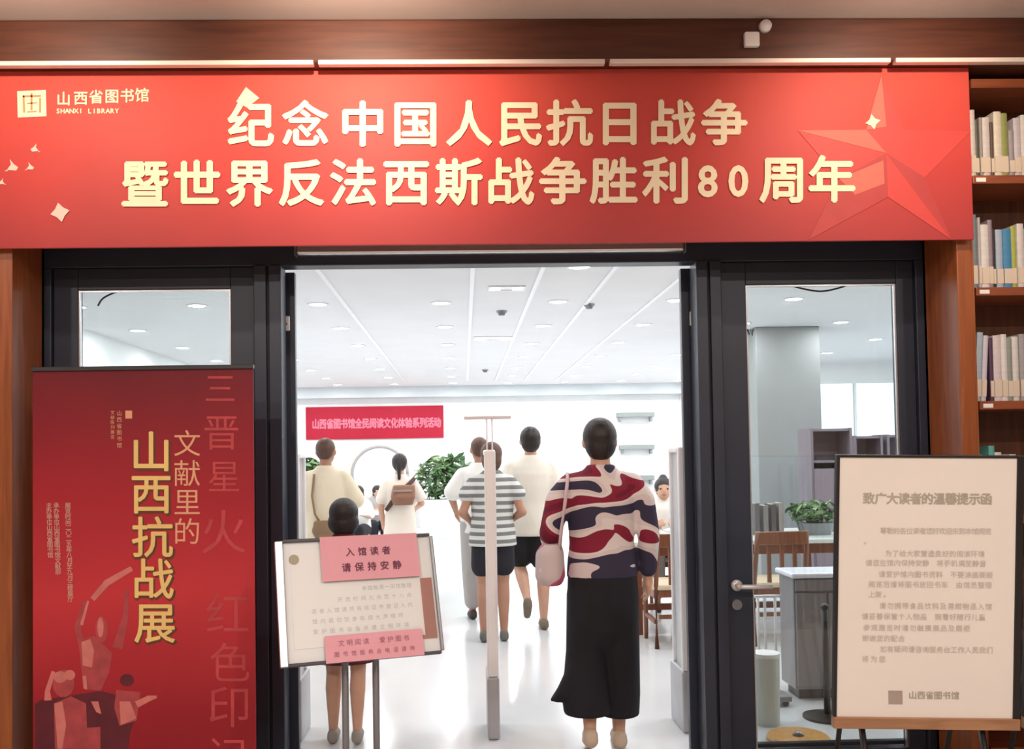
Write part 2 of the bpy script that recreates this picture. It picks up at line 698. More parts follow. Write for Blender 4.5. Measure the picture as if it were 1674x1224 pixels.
# header beam with an aluminium strip in lengths
beam = struct(B().box(-6, 7, 3.88, YB - .02, zb_top, LZ).build('trim_11', wood('beam_wood', (74, 38, 26), (98, 54, 38), .45, (1.0, 14, 14)), bevel=.01))
SB = mat('strip_metal', (240, 230, 222), .35, .15, var=.03)
for a, b_ in ((-150, 512), (520, 989), (997, 1456), (1464, 1900)):
    x0, x1 = P(a, 100, 3.87).x, P(b_, 100, 3.87).x
    B().box(x0, x1, 3.866, 3.90, zb_top - .014, zb_top + .006).build('metal_strip', SB, beam, bevel=.003)

# ================================================================== ENTRANCE DOORS
def zpx(py, Y, px=800):
    return P(px, py, Y).z


def xpx(px, Y, py=745):
    return P(px, py, Y).x


fr = B()
zf = zpx(431, YD)                               # underside of the head of the opening
fr.box(xl, xr, YD, YD + .10, zf, ztop + .02)       # head
fr.box(xl, xl + .05, YD, YD + .10, 0, zf)
fr.box(xr - .05, xr, YD, YD + .10, 0, zf)
frame = struct(fr.build('door_1', FRAME, bevel=.004))
ml0, ml1 = xpx(418, YD), xpx(463, YD)
mr0, mr1 = xpx(1143, YD), xpx(1184, YD)
for a, b_ in ((ml0, ml1), (mr0, mr1)):
    mid = (a + b_) / 2
    B().box(a, mid - .006, YD - .02, YD + .10, 0, zf).build('mullion', FRAME, frame, bevel=.004)
    B().box(mid + .006, b_, YD - .02, YD + .10, 0, zf).build('mullion', FRAME, frame, bevel=.004)
    B().box(mid - .006, mid + .006, YD + .0, YD + .08, 0, zf).build('mullion_groove', FRAMED, frame)
# side leaves (hinged) with glass
def side_leaf(name, x0, x1, g0, g1, gt):
    b = B()
    gb = 0.05
    b.box(x0, g0, YD + .02, YD + .08, 0.005, zf)
    b.box(g1, x1, YD + .02, YD + .08, 0.005, zf)
    b.box(g0, g1, YD + .02, YD + .08, gt, zf)
    b.box(g0, g1, YD + .02, YD + .08, 0.005, gb)
    o = struct(b.build(name, FRAME, bevel=.004))
    B().box(g0, g1, YD + .045, YD + .055, gb, gt).build('pane', CLEAR, o)
    s = B()
    for (a, c) in ((g0, g0 + .008), (g1 - .008, g1)):
        s.box(a, c, YD + .03, YD + .045, gb, gt)
    s.box(g0 + .008, g1 - .008, YD + .03, YD + .045, gt - .008, gt)
    s.build('glazing_bead', SILVER, o)
    return o


leafL = side_leaf('door_2', xl + .052, ml0 - .002, xpx(132, YD + .05), xpx(381, YD + .05), zpx(475, YD + .05, 250))
leafR = side_leaf('door_3', mr1 + .002, xr - .052, xpx(1219, YD + .05, 600), xpx(1464, YD + .05, 600), zpx(466, YD + .05, 1340))
# lever handle and lock on the right leaf
hp = P(1203, 956, YD + .02)
hb = B().cyl((hp.x, YD + .021, hp.z), (hp.x, YD - .0, hp.z), .026, .026, 20)
hb.cyl((hp.x, YD, hp.z), (hp.x, YD - .045, hp.z), .011)
hb.tube([(hp.x, YD - .04, hp.z), (hp.x + .02, YD - .047, hp.z), (hp.x + .15, YD - .047, hp.z - .004)], .011)
h_o = hb.build('lever_handle', CHROME, leafR, smooth=True)
h_o['label'] = 'chrome lever handle'
lp = P(1204, 988, YD + .02)
lk = B().cyl((lp.x, YD + .021, lp.z), (lp.x, YD + .008, lp.z), .026, .024, 20)
lk.box(lp.x - .003, lp.x + .003, YD + .005, YD + .01, lp.z - .008, lp.z + .008)
lk.build('lock', GREYM, leafR)
hk = P(1226, 543, YD + .03)
B().tube([(hk.x - .012, YD + .03, hk.z + .015), (hk.x - .006, YD + .02, hk.z - .012), (hk.x, YD + .02, hk.z + .012), (hk.x + .008, YD + .02, hk.z - .018), (hk.x + .012, YD + .02, hk.z + .012)], .003, 8).build('wire_hook', BLACK, leafR, smooth=True)
# door cables sagging across the top of each pane
def cable(pts, parent, Y):
    b = B()
    w = [P(x, y, Y) for x, y in pts]
    fine = []
    for i in range(len(w) - 1):
        for k in range(5):
            t = k / 5
            p0 = w[max(i - 1, 0)]; p1 = w[i]; p2 = w[i + 1]; p3 = w[min(i + 2, len(w) - 1)]
            fine.append(0.5 * ((2 * p1) + (p2 - p0) * t + (2 * p0 - 5 * p1 + 4 * p2 - p3) * t * t + (3 * p1 - p0 - 3 * p2 + p3) * t ** 3))
    fine.append(w[-1])
    b.tube(fine, .0045, 8)
    return b.build('cable', BLACK, parent, smooth=True)


cable([(1285, 462), (1305, 470), (1340, 476), (1370, 471), (1392, 463)], leafR, YD + .10)
cable([(160, 500), (168, 488), (185, 479), (205, 473)], leafL, YD + .10)
# parked sliding leaves behind the side leaves, only their leading stiles show
def sliding(name, xe, sgn, zs, py):
    """xe = leading edge, sgn = direction into the wall"""
    y0, y1 = YD + .13, YD + .17
    b = B().box(xe, xe + sgn * .055, y0, y1, .01, zf - .005)
    b.box(xe + sgn * .055, xe + sgn * 1.10, y0, y1, zf - .07, zf - .005)
    b.box(xe + sgn * .055, xe + sgn * 1.10, y0, y1, .01, .05)
    b.box(xe + sgn * 1.10, xe + sgn * 1.12, y0, y1, .01, zf - .005)
    o = struct(b.build(name, FRAME, bevel=.003))
    B().box(xe + sgn * .055, xe + sgn * 1.10, y0 + .016, y0 + .024, .05, zf - .07).build('pane', CLEAR, o)
    B().box(xe + sgn * .045, xe + sgn * .052, y0 - .004, y0, .02, zf - .02).build('seal_strip', SILVER, o)
    z = P(py[0], py[1], y0).z
    xs = P(py[0], py[1], y0).x
    s = B().box(xs - .016, xs + .016, y0 - .018, y0, z - .036, z + .036)
    so = s.build('photocell', PLASTW, o, bevel=.006)
    B().cyl((xs, y0 - .0185, z - .004), (xs, y0 - .02, z - .004), .006, .006, 12).build('lens', GREYM, so)
    return o


sliding('door_4', xpx(484, YD + .13, 700), -1, .9, (469, 529))
sliding('door_5', xpx(1118, YD + .13, 700), 1, .9, (1132, 521))
# automatic door operator cover above the opening
oa, ob_ = xpx(484, YD - .05, 405), xpx(1119, YD - .05, 405)
op = thing('door_operator', 'long silver-grey sliding door operator cover above the opening', 'door operator', ((oa + ob_) / 2, YD - .03, zpx(413, YD - .06)))
B().box(oa, ob_, YD - .06, YD - .002, zpx(413, YD - .06), zpx(386, YD - .06)).build('cover', SILVER, op, bevel=.012, off=op.location)
B().box(oa - .006, oa, YD - .062, YD - .002, zpx(414, YD - .06), zpx(386, YD - .06)).build('end_cap', GREYM, op, off=op.location)
B().box(ob_, ob_ + .006, YD - .062, YD - .002, zpx(414, YD - .06), zpx(386, YD - .06)).build('end_cap', GREYM, op, off=op.location)

# ================================================================== BIG RED BANNER
YBN = 3.955
bx0, bx1 = xpx(-60, YBN, 250), xpx(1588, YBN, 250)
bz0, bz1 = zpx(399, YBN), zpx(113, YBN)
bl = Vector(((bx0 + bx1) / 2, YBN, bz0))
ban = thing('entrance_banner', 'wide red banner with two lines of cream characters above the entrance', 'banner', bl)
BRED = print_gradient('banner_red_print', [(0.0, (176, 66, 68)), (0.45, (200, 70, 66)), (1.0, (214, 84, 72))], 'Z', 0.0, bz1 - bz0, rough=.55, wob=.5)
B().box(bx0, bx1, YBN, YBN + .012, bz0, bz1).build('panel', BRED, ban, bevel=.003, off=bl)
KEY = YBN - .002
KTX = YBN - .0052
CREAM = mat('cream_print', (255, 240, 206), .6, var=.03)
PINKP = mat('pale_pink_print', (255, 208, 196), .6, var=.05)
STARL = mat('star_light_print', (226, 112, 96), .6, var=.06)
STARM = mat('star_mid_print', (212, 74, 70), .6, var=.06)
STARD = mat('star_dark_print', (188, 68, 68), .6, var=.06)


def fb(Y):
    def f(px, py):
        return P(px, py, Y)
    return f


def lettering(name, items, parent, m, Y, off, bold=0.0):
    """items in photograph pixels, laid on the plane at depth Y"""
    # v grows upward in glyphs, downward in pixels: feed -v
    b = letters([(c, u, -v, s) + tuple(k) for c, u, v, s, *k in items], lambda u, v: P(u, -v, Y), bold)
    return b.build(name, m, parent, off=off)


L1 = '纪念中国人民抗日战争'
c1x = [410, 499, 593, 679, 767, 851, 931, 1013, 1101, 1184]
lettering('lettering', [(c, x, 201 - (x - 760) * .004, 78) for c, x in zip(L1, c1x)], ban, CREAM, KTX, bl, .026)
L2 = '暨世界反法西斯战争胜利80周年'
c2x = [237, 322, 408, 493, 577, 664, 750, 836, 920, 1003, 1087, 1157, 1207, 1277, 1360]
lettering('lettering', [(c, x, 296 - (x - 760) * .007, 80 if not c.isdigit() else 70, 1.0 if not c.isdigit() else .95) for c, x in zip(L2, c2x)], ban, CREAM, KTX, bl, .026)
# library logo: seal, calligraphic name and small latin line
lg = B()
def px_poly(b, pts, Y):
    return b.poly_xz([(P(x, y, Y).x, P(x, y, Y).z) for x, y in pts], Y)


px_poly(lg, [(28, 149), (75, 147), (76, 190), (29, 192)], KEY)
lgo = lg.build('logo_seal', CREAM, ban, off=bl)
lg2 = B()
for pts in ([(37, 156), (67, 155), (67, 158), (37, 159)], [(37, 156), (40, 156), (41, 184), (38, 184)], [(50, 152), (53, 152), (53, 180), (50, 180)], [(64, 160), (67, 160), (67, 184), (64, 184)], [(44, 168), (61, 167), (61, 169), (44, 170)], [(44, 182), (60, 181), (60, 183), (44, 184)]):
    px_poly(lg2, pts, KEY - .001)
lg2.build('logo_lines', mat('logo_orange_print', (226, 150, 96), .6), lgo)
for o in lgo.children:
    o.location = (-bl.x, -bl.y, -bl.z)
lettering('lettering', [(c, x, y, 24) for c, x, y in zip('山西省图书馆', (104, 132, 157, 183, 208, 232), (161, 160, 158, 157, 156, 155))], ban, CREAM, KEY, bl, .02)
for w_, i0 in (('SHANXI', 0), ('LIBRARY', 7)):
    lettering('lettering', [(c, 95 + (i + i0) * 7.4, 181 - i * .05, 11) for i, c in enumerate(w_)], ban, CREAM, KEY, bl, .03)
# doves and sparkle
def dove(x, y, s, flip=1):
    b = B()
    px_poly(b, [(x - 8 * s * flip, y + 6 * s), (x - 2 * s * flip, y - 2 * s), (x - 4 * s * flip, y - 10 * s), (x + 3 * s * flip, y - 2 * s), (x + 9 * s * flip, y + 2 * s), (x + 6 * s * flip, y + 7 * s)], KEY)
    px_poly(b, [(x - 8 * s * flip, y + 6 * s), (x - 12 * s * flip, y + 8 * s), (x - 6 * s * flip, y + 8 * s)], KEY)
    return b.build('dove_print', PINKP, ban, off=bl)


dove(57, 242, .8, -1); dove(20, 271, 1.1); dove(49, 272, .75); dove(3, 297, .6, -1)
def sparkle(x, y, r, m, k=.42):
    b = B()
    pts = []
    for i in range(8):
        a = math.pi / 4 * i + .2
        rr = r if i % 2 == 0 else r * k
        pts.append((x + rr * math.cos(a), y - rr * math.sin(a)))
    px_poly(b, pts, KEY - .0022)
    return b.build('sparkle_print', m, ban, off=bl)


sparkle(98, 347, 16, PINKP, .6)
# folded star at the right end
cx_, cy_ = 1449, 250
tips = [(1441, 122), (1588, 214), (1556, 392), (1322, 392), (1304, 213)]
inn = [(1478, 212), (1512, 290), (1452, 322), (1372, 292), (1416, 212)]
fac = {'l': [], 'm': [], 'd': []}
tone = ['m', 'm', 'm', 'd', 'm', 'd', 'd', 'm', 'l', 'm']
for i in range(5):
    fac[tone[2 * i]].append([tips[i], inn[i], (cx_, cy_)])
    fac[tone[2 * i + 1]].append([inn[i], tips[(i + 1) % 5], (cx_, cy_)])
fac['l'].append([(1441, 122), (1449, 207), (1416, 212)])
fac['l'].append([(1444, 262), (1446, 300), (1398, 318), (1372, 292)])
for k, m in (('m', STARM), ('d', STARD), ('l', STARL)):
    for f in fac[k]:
        b = B()
        px_poly(b, f, KEY - (.0012 if k == 'l' else 0.0006 if k == 'd' else 0))
        b.build('star_facet', m, ban, off=bl)
sparkle(1427, 199, 13, CREAM, .5)
b = B(); px_poly(b, [(386, 166), (402, 142), (424, 160), (404, 176)], KEY)
b.build('sparkle_print', PINKP, ban, off=bl)

# small white sensor pair on the header beam
sp_ = P(1238, 60, 3.87)
sens = thing('wall_sensor', 'small white square sensor with a round button on the wooden header', 'sensor', (sp_.x, 3.88, sp_.z))
q0, q1 = P(1216, 78, 3.87), P(1240, 54, 3.87)
B().box(q0.x, q1.x, 3.85, 3.88, q0.z, q1.z).build('housing', PLASTW, sens, bevel=.008, off=sens.location)
q = P(1251, 43, 3.87)
B().cyl((q.x, 3.88, q.z), (q.x, 3.855, q.z), .028, .024, 20).build('button', PLASTW, sens, smooth=True, off=sens.location)

# ================================================================== ROLL-UP POSTER (left)
YP = 3.82
p0, p1 = P(54, 745, YP), P(415, 745, YP)
ptop = P(230, 598, YP).z
pl = Vector(((p0.x + p1.x) / 2, YP, 0))
pos = thing('rollup_poster', 'dark red roll-up exhibition poster with golden vertical title in front of the left door', 'poster', pl)
PRED = print_gradient('poster_red_print', [(0.0, (128, 22, 36)), (0.22, (152, 30, 42)), (0.48, (196, 54, 62)), (0.70, (168, 38, 50)), (1.0, (112, 24, 36))], 'Z', 0.05, ptop, rough=.45, wob=.12)
hw = (p1.x - p0.x) / 2
sheet = B().box(-hw, hw, -.002, .002, .07, ptop - .012).build('sheet', PRED, pos)
B().box(-hw - .003, hw + .003, -.012, .012, ptop - .018, ptop).build('top_rail', DGREY, pos, bevel=.003)
B().box(-hw - .01, hw + .01, -.06, .06, .015, .085).build('base_cassette', SILVER, pos, bevel=.015)
for s in (-1, 1):
    B().box(s * (hw - .12) - .02, s * (hw - .12) + .02, -.16, .16, 0, .018).build('foot', SILVER, pos, bevel=.005)
B().cyl((0, .04, .07), (0, .015, ptop - .01), .009).build('support_pole', SILVER, pos, smooth=True)
PK = YP - .0035
GOLD = mat('gold_print', (236, 200, 126), .5, var=.08)
GOLDD = mat('dark_gold_print', (92, 58, 28), .6, var=.08)
PEACH = mat('peach_print', (228, 168, 130), .6, var=.06)
DIMP = mat('dim_red_print', (205, 96, 96), .6, var=.08)
ROSE = mat('rose_print', (212, 150, 138), .6, var=.06)
ys = [737, 806, 877, 945, 1017]
xs = [247, 247, 249, 252, 253]
tt = list(zip('山西抗战展', xs, ys))
# dark halo printed round the title, then the title
lettering('title_shadow', [(c, x + 1.5, y + 2, 72) for c, x, y in tt], pos, GOLDD, PK + .0006, pl, .032)
lettering('title', [(c, x, y, 70) for c, x, y in tt], pos, GOLD, PK, pl, .013)
lettering('subtitle', [(c, 306, y, 46) for c, y in zip('文献里的', (724, 773, 820, 868))], pos, PEACH, PK, pl)
b = B(); px_poly(b, [(205, 671), (216, 671), (216, 684), (205, 684)], PK); b.build('seal_print', PEACH, pos, off=pl)
lettering('small_text', [(c, 195, 675 + i * 10.5, 9) for i, c in enumerate('山西省图书馆')], pos, PEACH, PK, pl)
lettering('small_text', [(c, 184, 674 + i * 8, 7) for i, c in enumerate('文献陈列展览')], pos, PEACH, PK, pl)
cols_ = [(80, 826, '主办单位山西省图书馆', 9.0), (92, 826, '承办单位山西省图书馆文献部', 9.0), (111, 826, '展览时间二〇二五年八月至九月三楼展厅', 9.0)]
for x, y, t, sp in cols_:
    lettering('small_text', [(c, x + i * .25, y + i * sp, 10) for i, c in enumerate(t)], pos, ROSE, PK, pl, .02)
for cal in (('三', 360, 634, 54), ('晋', 362, 706, 62), ('星', 366, 778, 56), ('火', 366, 868, 78), ('红', 372, 1002, 74), ('色', 376, 1082, 70), ('印', 374, 1154, 74), ('记', 372, 1236, 70)):
    lettering('calligraphy', [cal], pos, mat('faint_red_print', (188, 66, 70), .6, var=.2, scale=12), PK, pl)


def pz(x, y):
    return (50 + x / 2.888, 800 + y / 2.888)


def elp(cx, cy, rx, ry, n=14):
    return [pz(cx + rx * math.cos(2 * math.pi * k / n), cy + ry * math.sin(2 * math.pi * k / n)) for k in range(n)]


def stroke(pts, w):
    out, back = [], []
    for i, (x, y) in enumerate(pts):
        x0, y0 = pts[max(i - 1, 0)]
        x1, y1 = pts[min(i + 1, len(pts) - 1)]
        d = math.hypot(x1 - x0, y1 - y0) or 1
        nx, ny = -(y1 - y0) / d, (x1 - x0) / d
        ww = w[i] if isinstance(w, (list, tuple)) else w
        out.append(pz(x + nx * ww, y + ny * ww)); back.append(pz(x - nx * ww, y - ny * ww))
    quads = []
    for i in range(len(pts) - 1):
        quads.append([out[i], out[i + 1], back[i + 1], back[i]])
    return quads


FL = mat('figure_light_print', (204, 116, 110), .6, var=.12, scale=20)
FM = mat('figure_mid_print', (168, 66, 70), .6, var=.2, scale=18)
FD = mat('figure_dark_print', (92, 22, 38), .6, var=.2, scale=14)
shapes = {'m': [], 'l': [], 'd': []}
P_ = lambda *a: [pz(x, y) for x, y in a]
shapes['d'] += [P_((20, 1010), (110, 985), (330, 950), (520, 1000), (470, 1150), (460, 1224), (20, 1224)), elp(455, 900, 34, 30), elp(60, 1050, 42, 60), elp(60, 1160, 40, 55)]
shapes['m'] += [P_((225, 715), (300, 690), (385, 770), (372, 860), (330, 950), (250, 940), (238, 830)), elp(335, 660, 30, 62), P_((110, 1010), (190, 975), (262, 1010), (270, 1224), (115, 1224)), elp(155, 915, 52, 66), P_((405, 945), (520, 955), (500, 1090), (420, 1115), (395, 1030)), P_((180, 1130), (330, 1120), (330, 1224), (180, 1224))]
shapes['m'] += stroke([(238, 715), (222, 650), (262, 525)], [16, 17, 12]) + stroke([(410, 750), (448, 600), (455, 470)], [24, 15, 8])
shapes['l'] += stroke([(292, 518), (360, 440), (478, 372)], [12, 16, 12]) + stroke([(500, 1015), (560, 985), (596, 978)], [16, 14, 6]) + stroke([(82, 995), (80, 950), (108, 858)], [18, 12, 9]) + stroke([(240, 640), (272, 525)], [8, 5])
shapes['l'] += [P_((240, 720), (282, 705), (300, 760), (290, 840), (246, 830)), elp(330, 650, 15, 48), elp(140, 885, 32, 28), elp(185, 875, 26, 24), P_((112, 1010), (150, 1000), (168, 1110), (150, 1224), (128, 1224)), P_((420, 1000), (470, 1000), (500, 1080), (425, 1112)), P_((285, 1000), (320, 1000), (334, 1060), (310, 1050)), P_((245, 880), (262, 878), (268, 945), (250, 940))]
for k, m, dy in (('d', FD, .0012), ('m', FM, .0007), ('l', FL, 0.0002)):
    for i_, s in enumerate(shapes[k]):
        b = B()
        px_poly(b, s, PK + dy - i_ * .00002)
        b.build('figure_print', m, pos, off=pl)

# ================================================================== TILTED NOTICE STAND (left front)
def panel_stand(name, label, cat, loc, yaw, tilt):
    """returns root and a mapper (u, v, w) -> local point on a leaning panel; w = out of the face"""
    r = thing(name, label, cat, loc, yaw)
    return r


YS = 3.55
s_sc = F / YS
st_c = P(592, 976, YS)
sg = thing('notice_stand', 'silver tilted notice stand with pink and white sheets in the doorway', 'sign stand', (st_c.x, YS, 0), R(18))
zc = st_c.z
t_ = R(19)


def SGL(u, v, w=0.0):
    """u right, v up along the leaning face, w towards the reader"""
    return Vector((u, v * math.sin(t_) - w * math.cos(t_), zc + v * math.cos(t_) + w * math.sin(t_)))


def slab(u0, u1, v0, v1, w0, w1, fn):
    b = B().box(u0, u1, w0, w1, v0, v1)
    b.v = [tuple(fn(x, z, y)) for x, y, z in b.v]
    b.f = [f[::-1] for f in b.f]
    return b


pu, pv = 0.290, 0.226
slab(-pu, pu, -pv, pv, -.008, -.004, SGL).build('back_plate', mat('sign_back', (240, 242, 242), .4, var=.02), sg)
slab(-pu, pu, -pv, pv, .004, .007, SGL).build('acrylic_cover', MILK2, sg)
slab(-pu - .03, -pu, -pv - .012, pv + .006, -.014, .012, SGL).build('side_rail', SILVER, sg, bevel=.003)
slab(pu, pu + .012, -pv, pv, -.014, .012, SGL).build('side_rail', GREYM, sg, bevel=.003)
slab(-pu, pu, pv, pv + .012, -.014, .010, SGL).build('top_rail', DGREY, sg, bevel=.002)
slab(-pu, pu, -pv - .012, -pv, -.014, .010, SGL).build('bottom_rail', DGREY, sg, bevel=.002)
PAPER = mat('white_paper', (246, 246, 244), .7, var=.02)
PINK = mat('pink_paper', (228, 166, 178), .75, var=.03)
BRN = mat('brown_print', (168, 92, 66), .6, var=.08)
slab(-pu + .025, pu - .03, -pv + .05, pv - .03, -.004, -.001, SGL).build('white_sheet', PAPER, sg)
pk1 = slab(-.15, .235, .066, pv + .014, .0125, .0135, SGL).build('pink_sheet', PINK, sg)
pk2 = slab(-.155, .22, -pv - .012, -pv + .088, .0125, .0135, SGL).build('pink_sheet', PINK, sg)
slab(pu - .055, pu - .008, -pv + .05, .06, -.0005, .0005, SGL).build('brown_strip', BRN, sg)
slab(pu - .10, pu - .055, -pv + .05, -pv + .065, -.0005, .0005, SGL).build('brown_strip', BRN, sg)
INKB = mat('plum_ink', (120, 62, 84), .7, var=.05)
INKG = mat('grey_ink', (190, 190, 190), .7, var=.05)
f_pk = lambda u, v: SGL(u, v, .0142)
letters(row('入馆读者', -.06, .13, pv - .05, .035), f_pk, .03).build('lettering', INKB, sg)
letters(row('请保持安静', -.08, .17, pv - .11, .036), f_pk, .03).build('lettering', INKB, sg)
for rp in row_parts('文明阅读 爱护图书', -.11, .17, -pv + .058, .024):
    letters(rp, f_pk, .01).build('lettering', mat('mauve_ink', (178, 112, 132), .7), sg)
letters(row('图书馆服务台电话咨询', -.13, .19, -pv + .018, .02), f_pk, .01).build('lettering', MATS['mauve_ink'], sg)
f_ws = lambda u, v: SGL(u, v, -.0006)
for i, (t, u0, u1) in enumerate((('本馆每周一闭馆整理', .0, .2), ('开放时间九点至十八点', -.1, .2), ('读者入馆请凭有效证件登记入内', -.2, .2), ('馆内请勿饮食吸烟大声喧哗', -.2, .16), ('爱护图书设备共建文明环境', -.2, .18))):
    letters(row(t, u0, u1, .035 - i * .038, .02), f_ws).build('lettering', INKG, sg)
lo = B()
lo.add([SGL(-.25 + .02 * math.cos(a * math.pi / 8), .16 + .02 * math.sin(a * math.pi / 8), -.0004) for a in range(16)], [tuple(range(16))])
lo.build('logo_print', mat('olive_print', (170, 160, 130), .7), sg)
for x in (-.062, .058):
    top = SGL(x, pv * .1, -.026)
    B().cyl((x, top.y + .005, top.z), (x, top.y + .005, .02), .0135).build('leg', GREYM, sg, smooth=True)
B().box(-.25, .25, -.2, .2, 0, .022).build('base_plate', DGREY, sg, bevel=.008)
B().box(-.12, .12, .042, .062, zc - .09, zc + .05).build('bracket', GREYM, sg, bevel=.004)

# ================================================================== NOTICE BOARDS (right front)
YN = 3.35
bs = F / YN
CREAMB = mat('board_cream_paper', (234, 227, 220), .6, var=.02, scale=3)
INKT = mat('board_title_ink', (176, 168, 154), .7, var=.05)
INKN = mat('board_body_ink', (208, 199, 189), .7, var=.05)


def board(label, centre, yaw, full):
    r = thing('notice_board', label, 'notice board', (centre.x, centre.y, 0), yaw)
    tl = R(-3)
    z0 = centre.z
    ip = R(1.2)
    def M(u, v, w=0.0):
        u, v = u * math.cos(ip) + v * math.sin(ip), -u * math.sin(ip) + v * math.cos(ip)
        return Vector((u, v * math.sin(tl) - w * math.cos(tl), z0 + v * math.cos(tl) + w * math.sin(tl)))
    hu, hv = .322, .480
    slab(-hu, hu, -hv, hv, -.012, 0, M).build('board', CREAMB, r)
    slab(-hu - .012, -hu, -hv - .0, hv + .01, -.02, .006, M).build('frame_rail', BLACK, r, bevel=.002)
    slab(hu, hu + .024, -hv - .0, hv + .01, -.02, .006, M).build('frame_rail', BLACK, r, bevel=.002)
    slab(-hu, hu, hv, hv + .01, -.02, .006, M).build('frame_rail', BLACK, r, bevel=.002)
    slab(-hu - .012, hu + .024, -hv - .042, -hv, -.02, .012, M).build('ledge', LEDGE, r, bevel=.003)
    for x in (-.22, .22):
        a, c = M(x, hv * .6, -.03), Vector((x, -.06, 0))
        B().cyl(M(x, hv * .9, -.03), M(x, -hv - .03, -.03), .012).build('upright', BLACK, r, smooth=True)
        k = M(x, -hv - .03, -.03)
        B().cyl(k, (x, k.y - .10, 0.012), .012).build('leg', BLACK, r, smooth=True)
        B().cyl(a, (x, k.y + .38, 0.012), .010).build('leg', BLACK, r, smooth=True)
    if not full:
        return r
    def UV(px, py):
        xc = 1521 - (py - 748) * 13 / 437
        return ((px - xc) / bs, -(py - 961) / bs / math.cos(tl) * .985)
    f = lambda u, v: M(u, v, .0012)
    def ln(t, x0, x1, y, size):
        u0, v = UV(x0, y); u1, _ = UV(x1, y)
        return row_parts(t, u0, u1, v, size / bs)
    for rp in ln('致广大读者的温馨提示函', 1414, 1624, 811, 20):
        letters(rp, f, .03).build('lettering', INKT, r)
    body = [(865, 1441, 1622, '尊敬的各位读者您好欢迎来到本馆阅览'), (883, 1411, 1421, '。'), (903, 1448, 1611, '为了给大家营造良好的阅读环境'), (919, 1416, 1613, '请您在馆内保持安静 将手机调至静音'), (938, 1437, 1624, '请爱护馆内图书资料 不要涂画撕毁'), (955, 1420, 1622, '阅览后请将图书放回书车 由馆员整理'), (972, 1420, 1452, '上架。'), (991, 1437, 1622, '请勿携带食品饮料及易燃物品入馆'), (1009, 1408, 1611, '请妥善保管个人物品 照看好随行儿童'), (1028, 1410, 1586, '参观展览时请勿触摸展品及展柜'), (1046, 1408, 1479, '谢谢您的配合'), (1064, 1437, 1622, '如有疑问请咨询服务台工作人员我们'), (1081, 1406, 1448, '将为您')]
    for y, x0, x1, t in body:
        for rp in ln(t, x0, x1, y, 11.5):
            letters(rp, f, .012).build('lettering', INKN, r)
    s = B()
    pts = [UV(1450, 1134), UV(1473, 1134), UV(1473, 1157), UV(1450, 1157)]
    s.add([f(*p) for p in pts], [(3, 2, 1, 0)])
    s.build('logo_seal', mat('board_seal_print', (170, 154, 144), .7), r)
    for rp in ln('山西省图书馆', 1483, 1566, 1141, 14):
        letters(rp, f, .02).build('lettering', INKT, r)
    return r


bc = P(1514, 961, YN)
board('cream notice board in a thin black frame in front of the bookcase', bc, R(-3), True)
bc2 = P(1514, 966, YN) + Vector((.70, -.03, 0))
board('second cream notice board, cut off at the right edge of the photo', bc2, R(-3), False)

# ================================================================== RIGHT BOOKCASE AND BOOKS
bk0 = pr1 + .002
bk1 = bk0 + 1.25
bcase = thing('bookcase', 'tall reddish wooden bookcase full of books right of the entrance', 'bookcase', ((bk0 + bk1) / 2, YF + .17, 0))
bo = bcase.location
WOODS = wood('bookcase_wood', (128, 66, 42), (158, 88, 58), stretch=(2, 14, 14))
B().box(bk0, bk0 + .012, YF + .01, YF + .33, 0, zb_top - .03).build('side_panel', WOOD, bcase, bevel=.003, off=bo)
B().box(bk1 - .025, bk1, YF + .01, YF + .33, 0, zb_top - .03).build('side_panel', WOOD, bcase, bevel=.003, off=bo)
B().box(bk0 + .025, bk1 - .025, YF + .315, YF + .33, 0, zb_top - .03).build('back_panel', WOODD, bcase, off=bo)
B().box(bk0 + .025, bk1 - .025, YF + .01, YF + .33, zb_top - .07, zb_top - .03).build('top_panel', WOODS, bcase, off=bo)
B().box(bk0 + .025, bk1 - .025, YF + .02, YF + .315, 0, .08).build('plinth', WOODS, bcase, off=bo)
shz = [zpx(286, YF + .02, 1640), zpx(469, YF + .02, 1640), zpx(655, YF + .02, 1640)]
dsh = shz[1] - shz[2]
shz += [shz[2] - dsh, shz[2] - 2 * dsh, shz[2] - 3 * dsh]
for z in shz:
    if z < .1:
        continue
    so = B().box(bk0 + .025, bk1 - .025, YF + .02, YF + .315, z - .038, z).build('shelf', WOODS, bcase, bevel=.003, off=bo)
    lx = xpx(1622, YF)
    B().box(lx - .022, lx + .022, YF + .017, YF + .0202, z - .03, z - .012).build('shelf_tag', PAPER, so, off=bo)
    for t in (-1,):
        pass

BOOKM = {}


def bmat(c):
    k = 'book_cover_%d_%d_%d' % c
    return mat(k, c, .55, var=.08, scale=15, stretch=(1, 1, 4))


PAGES = mat('page_edges', (236, 228, 210), .8, var=.06, scale=60, stretch=(20, 1, 1))
LABELM = mat('call_label_paper', (222, 208, 190), .7, var=.03)


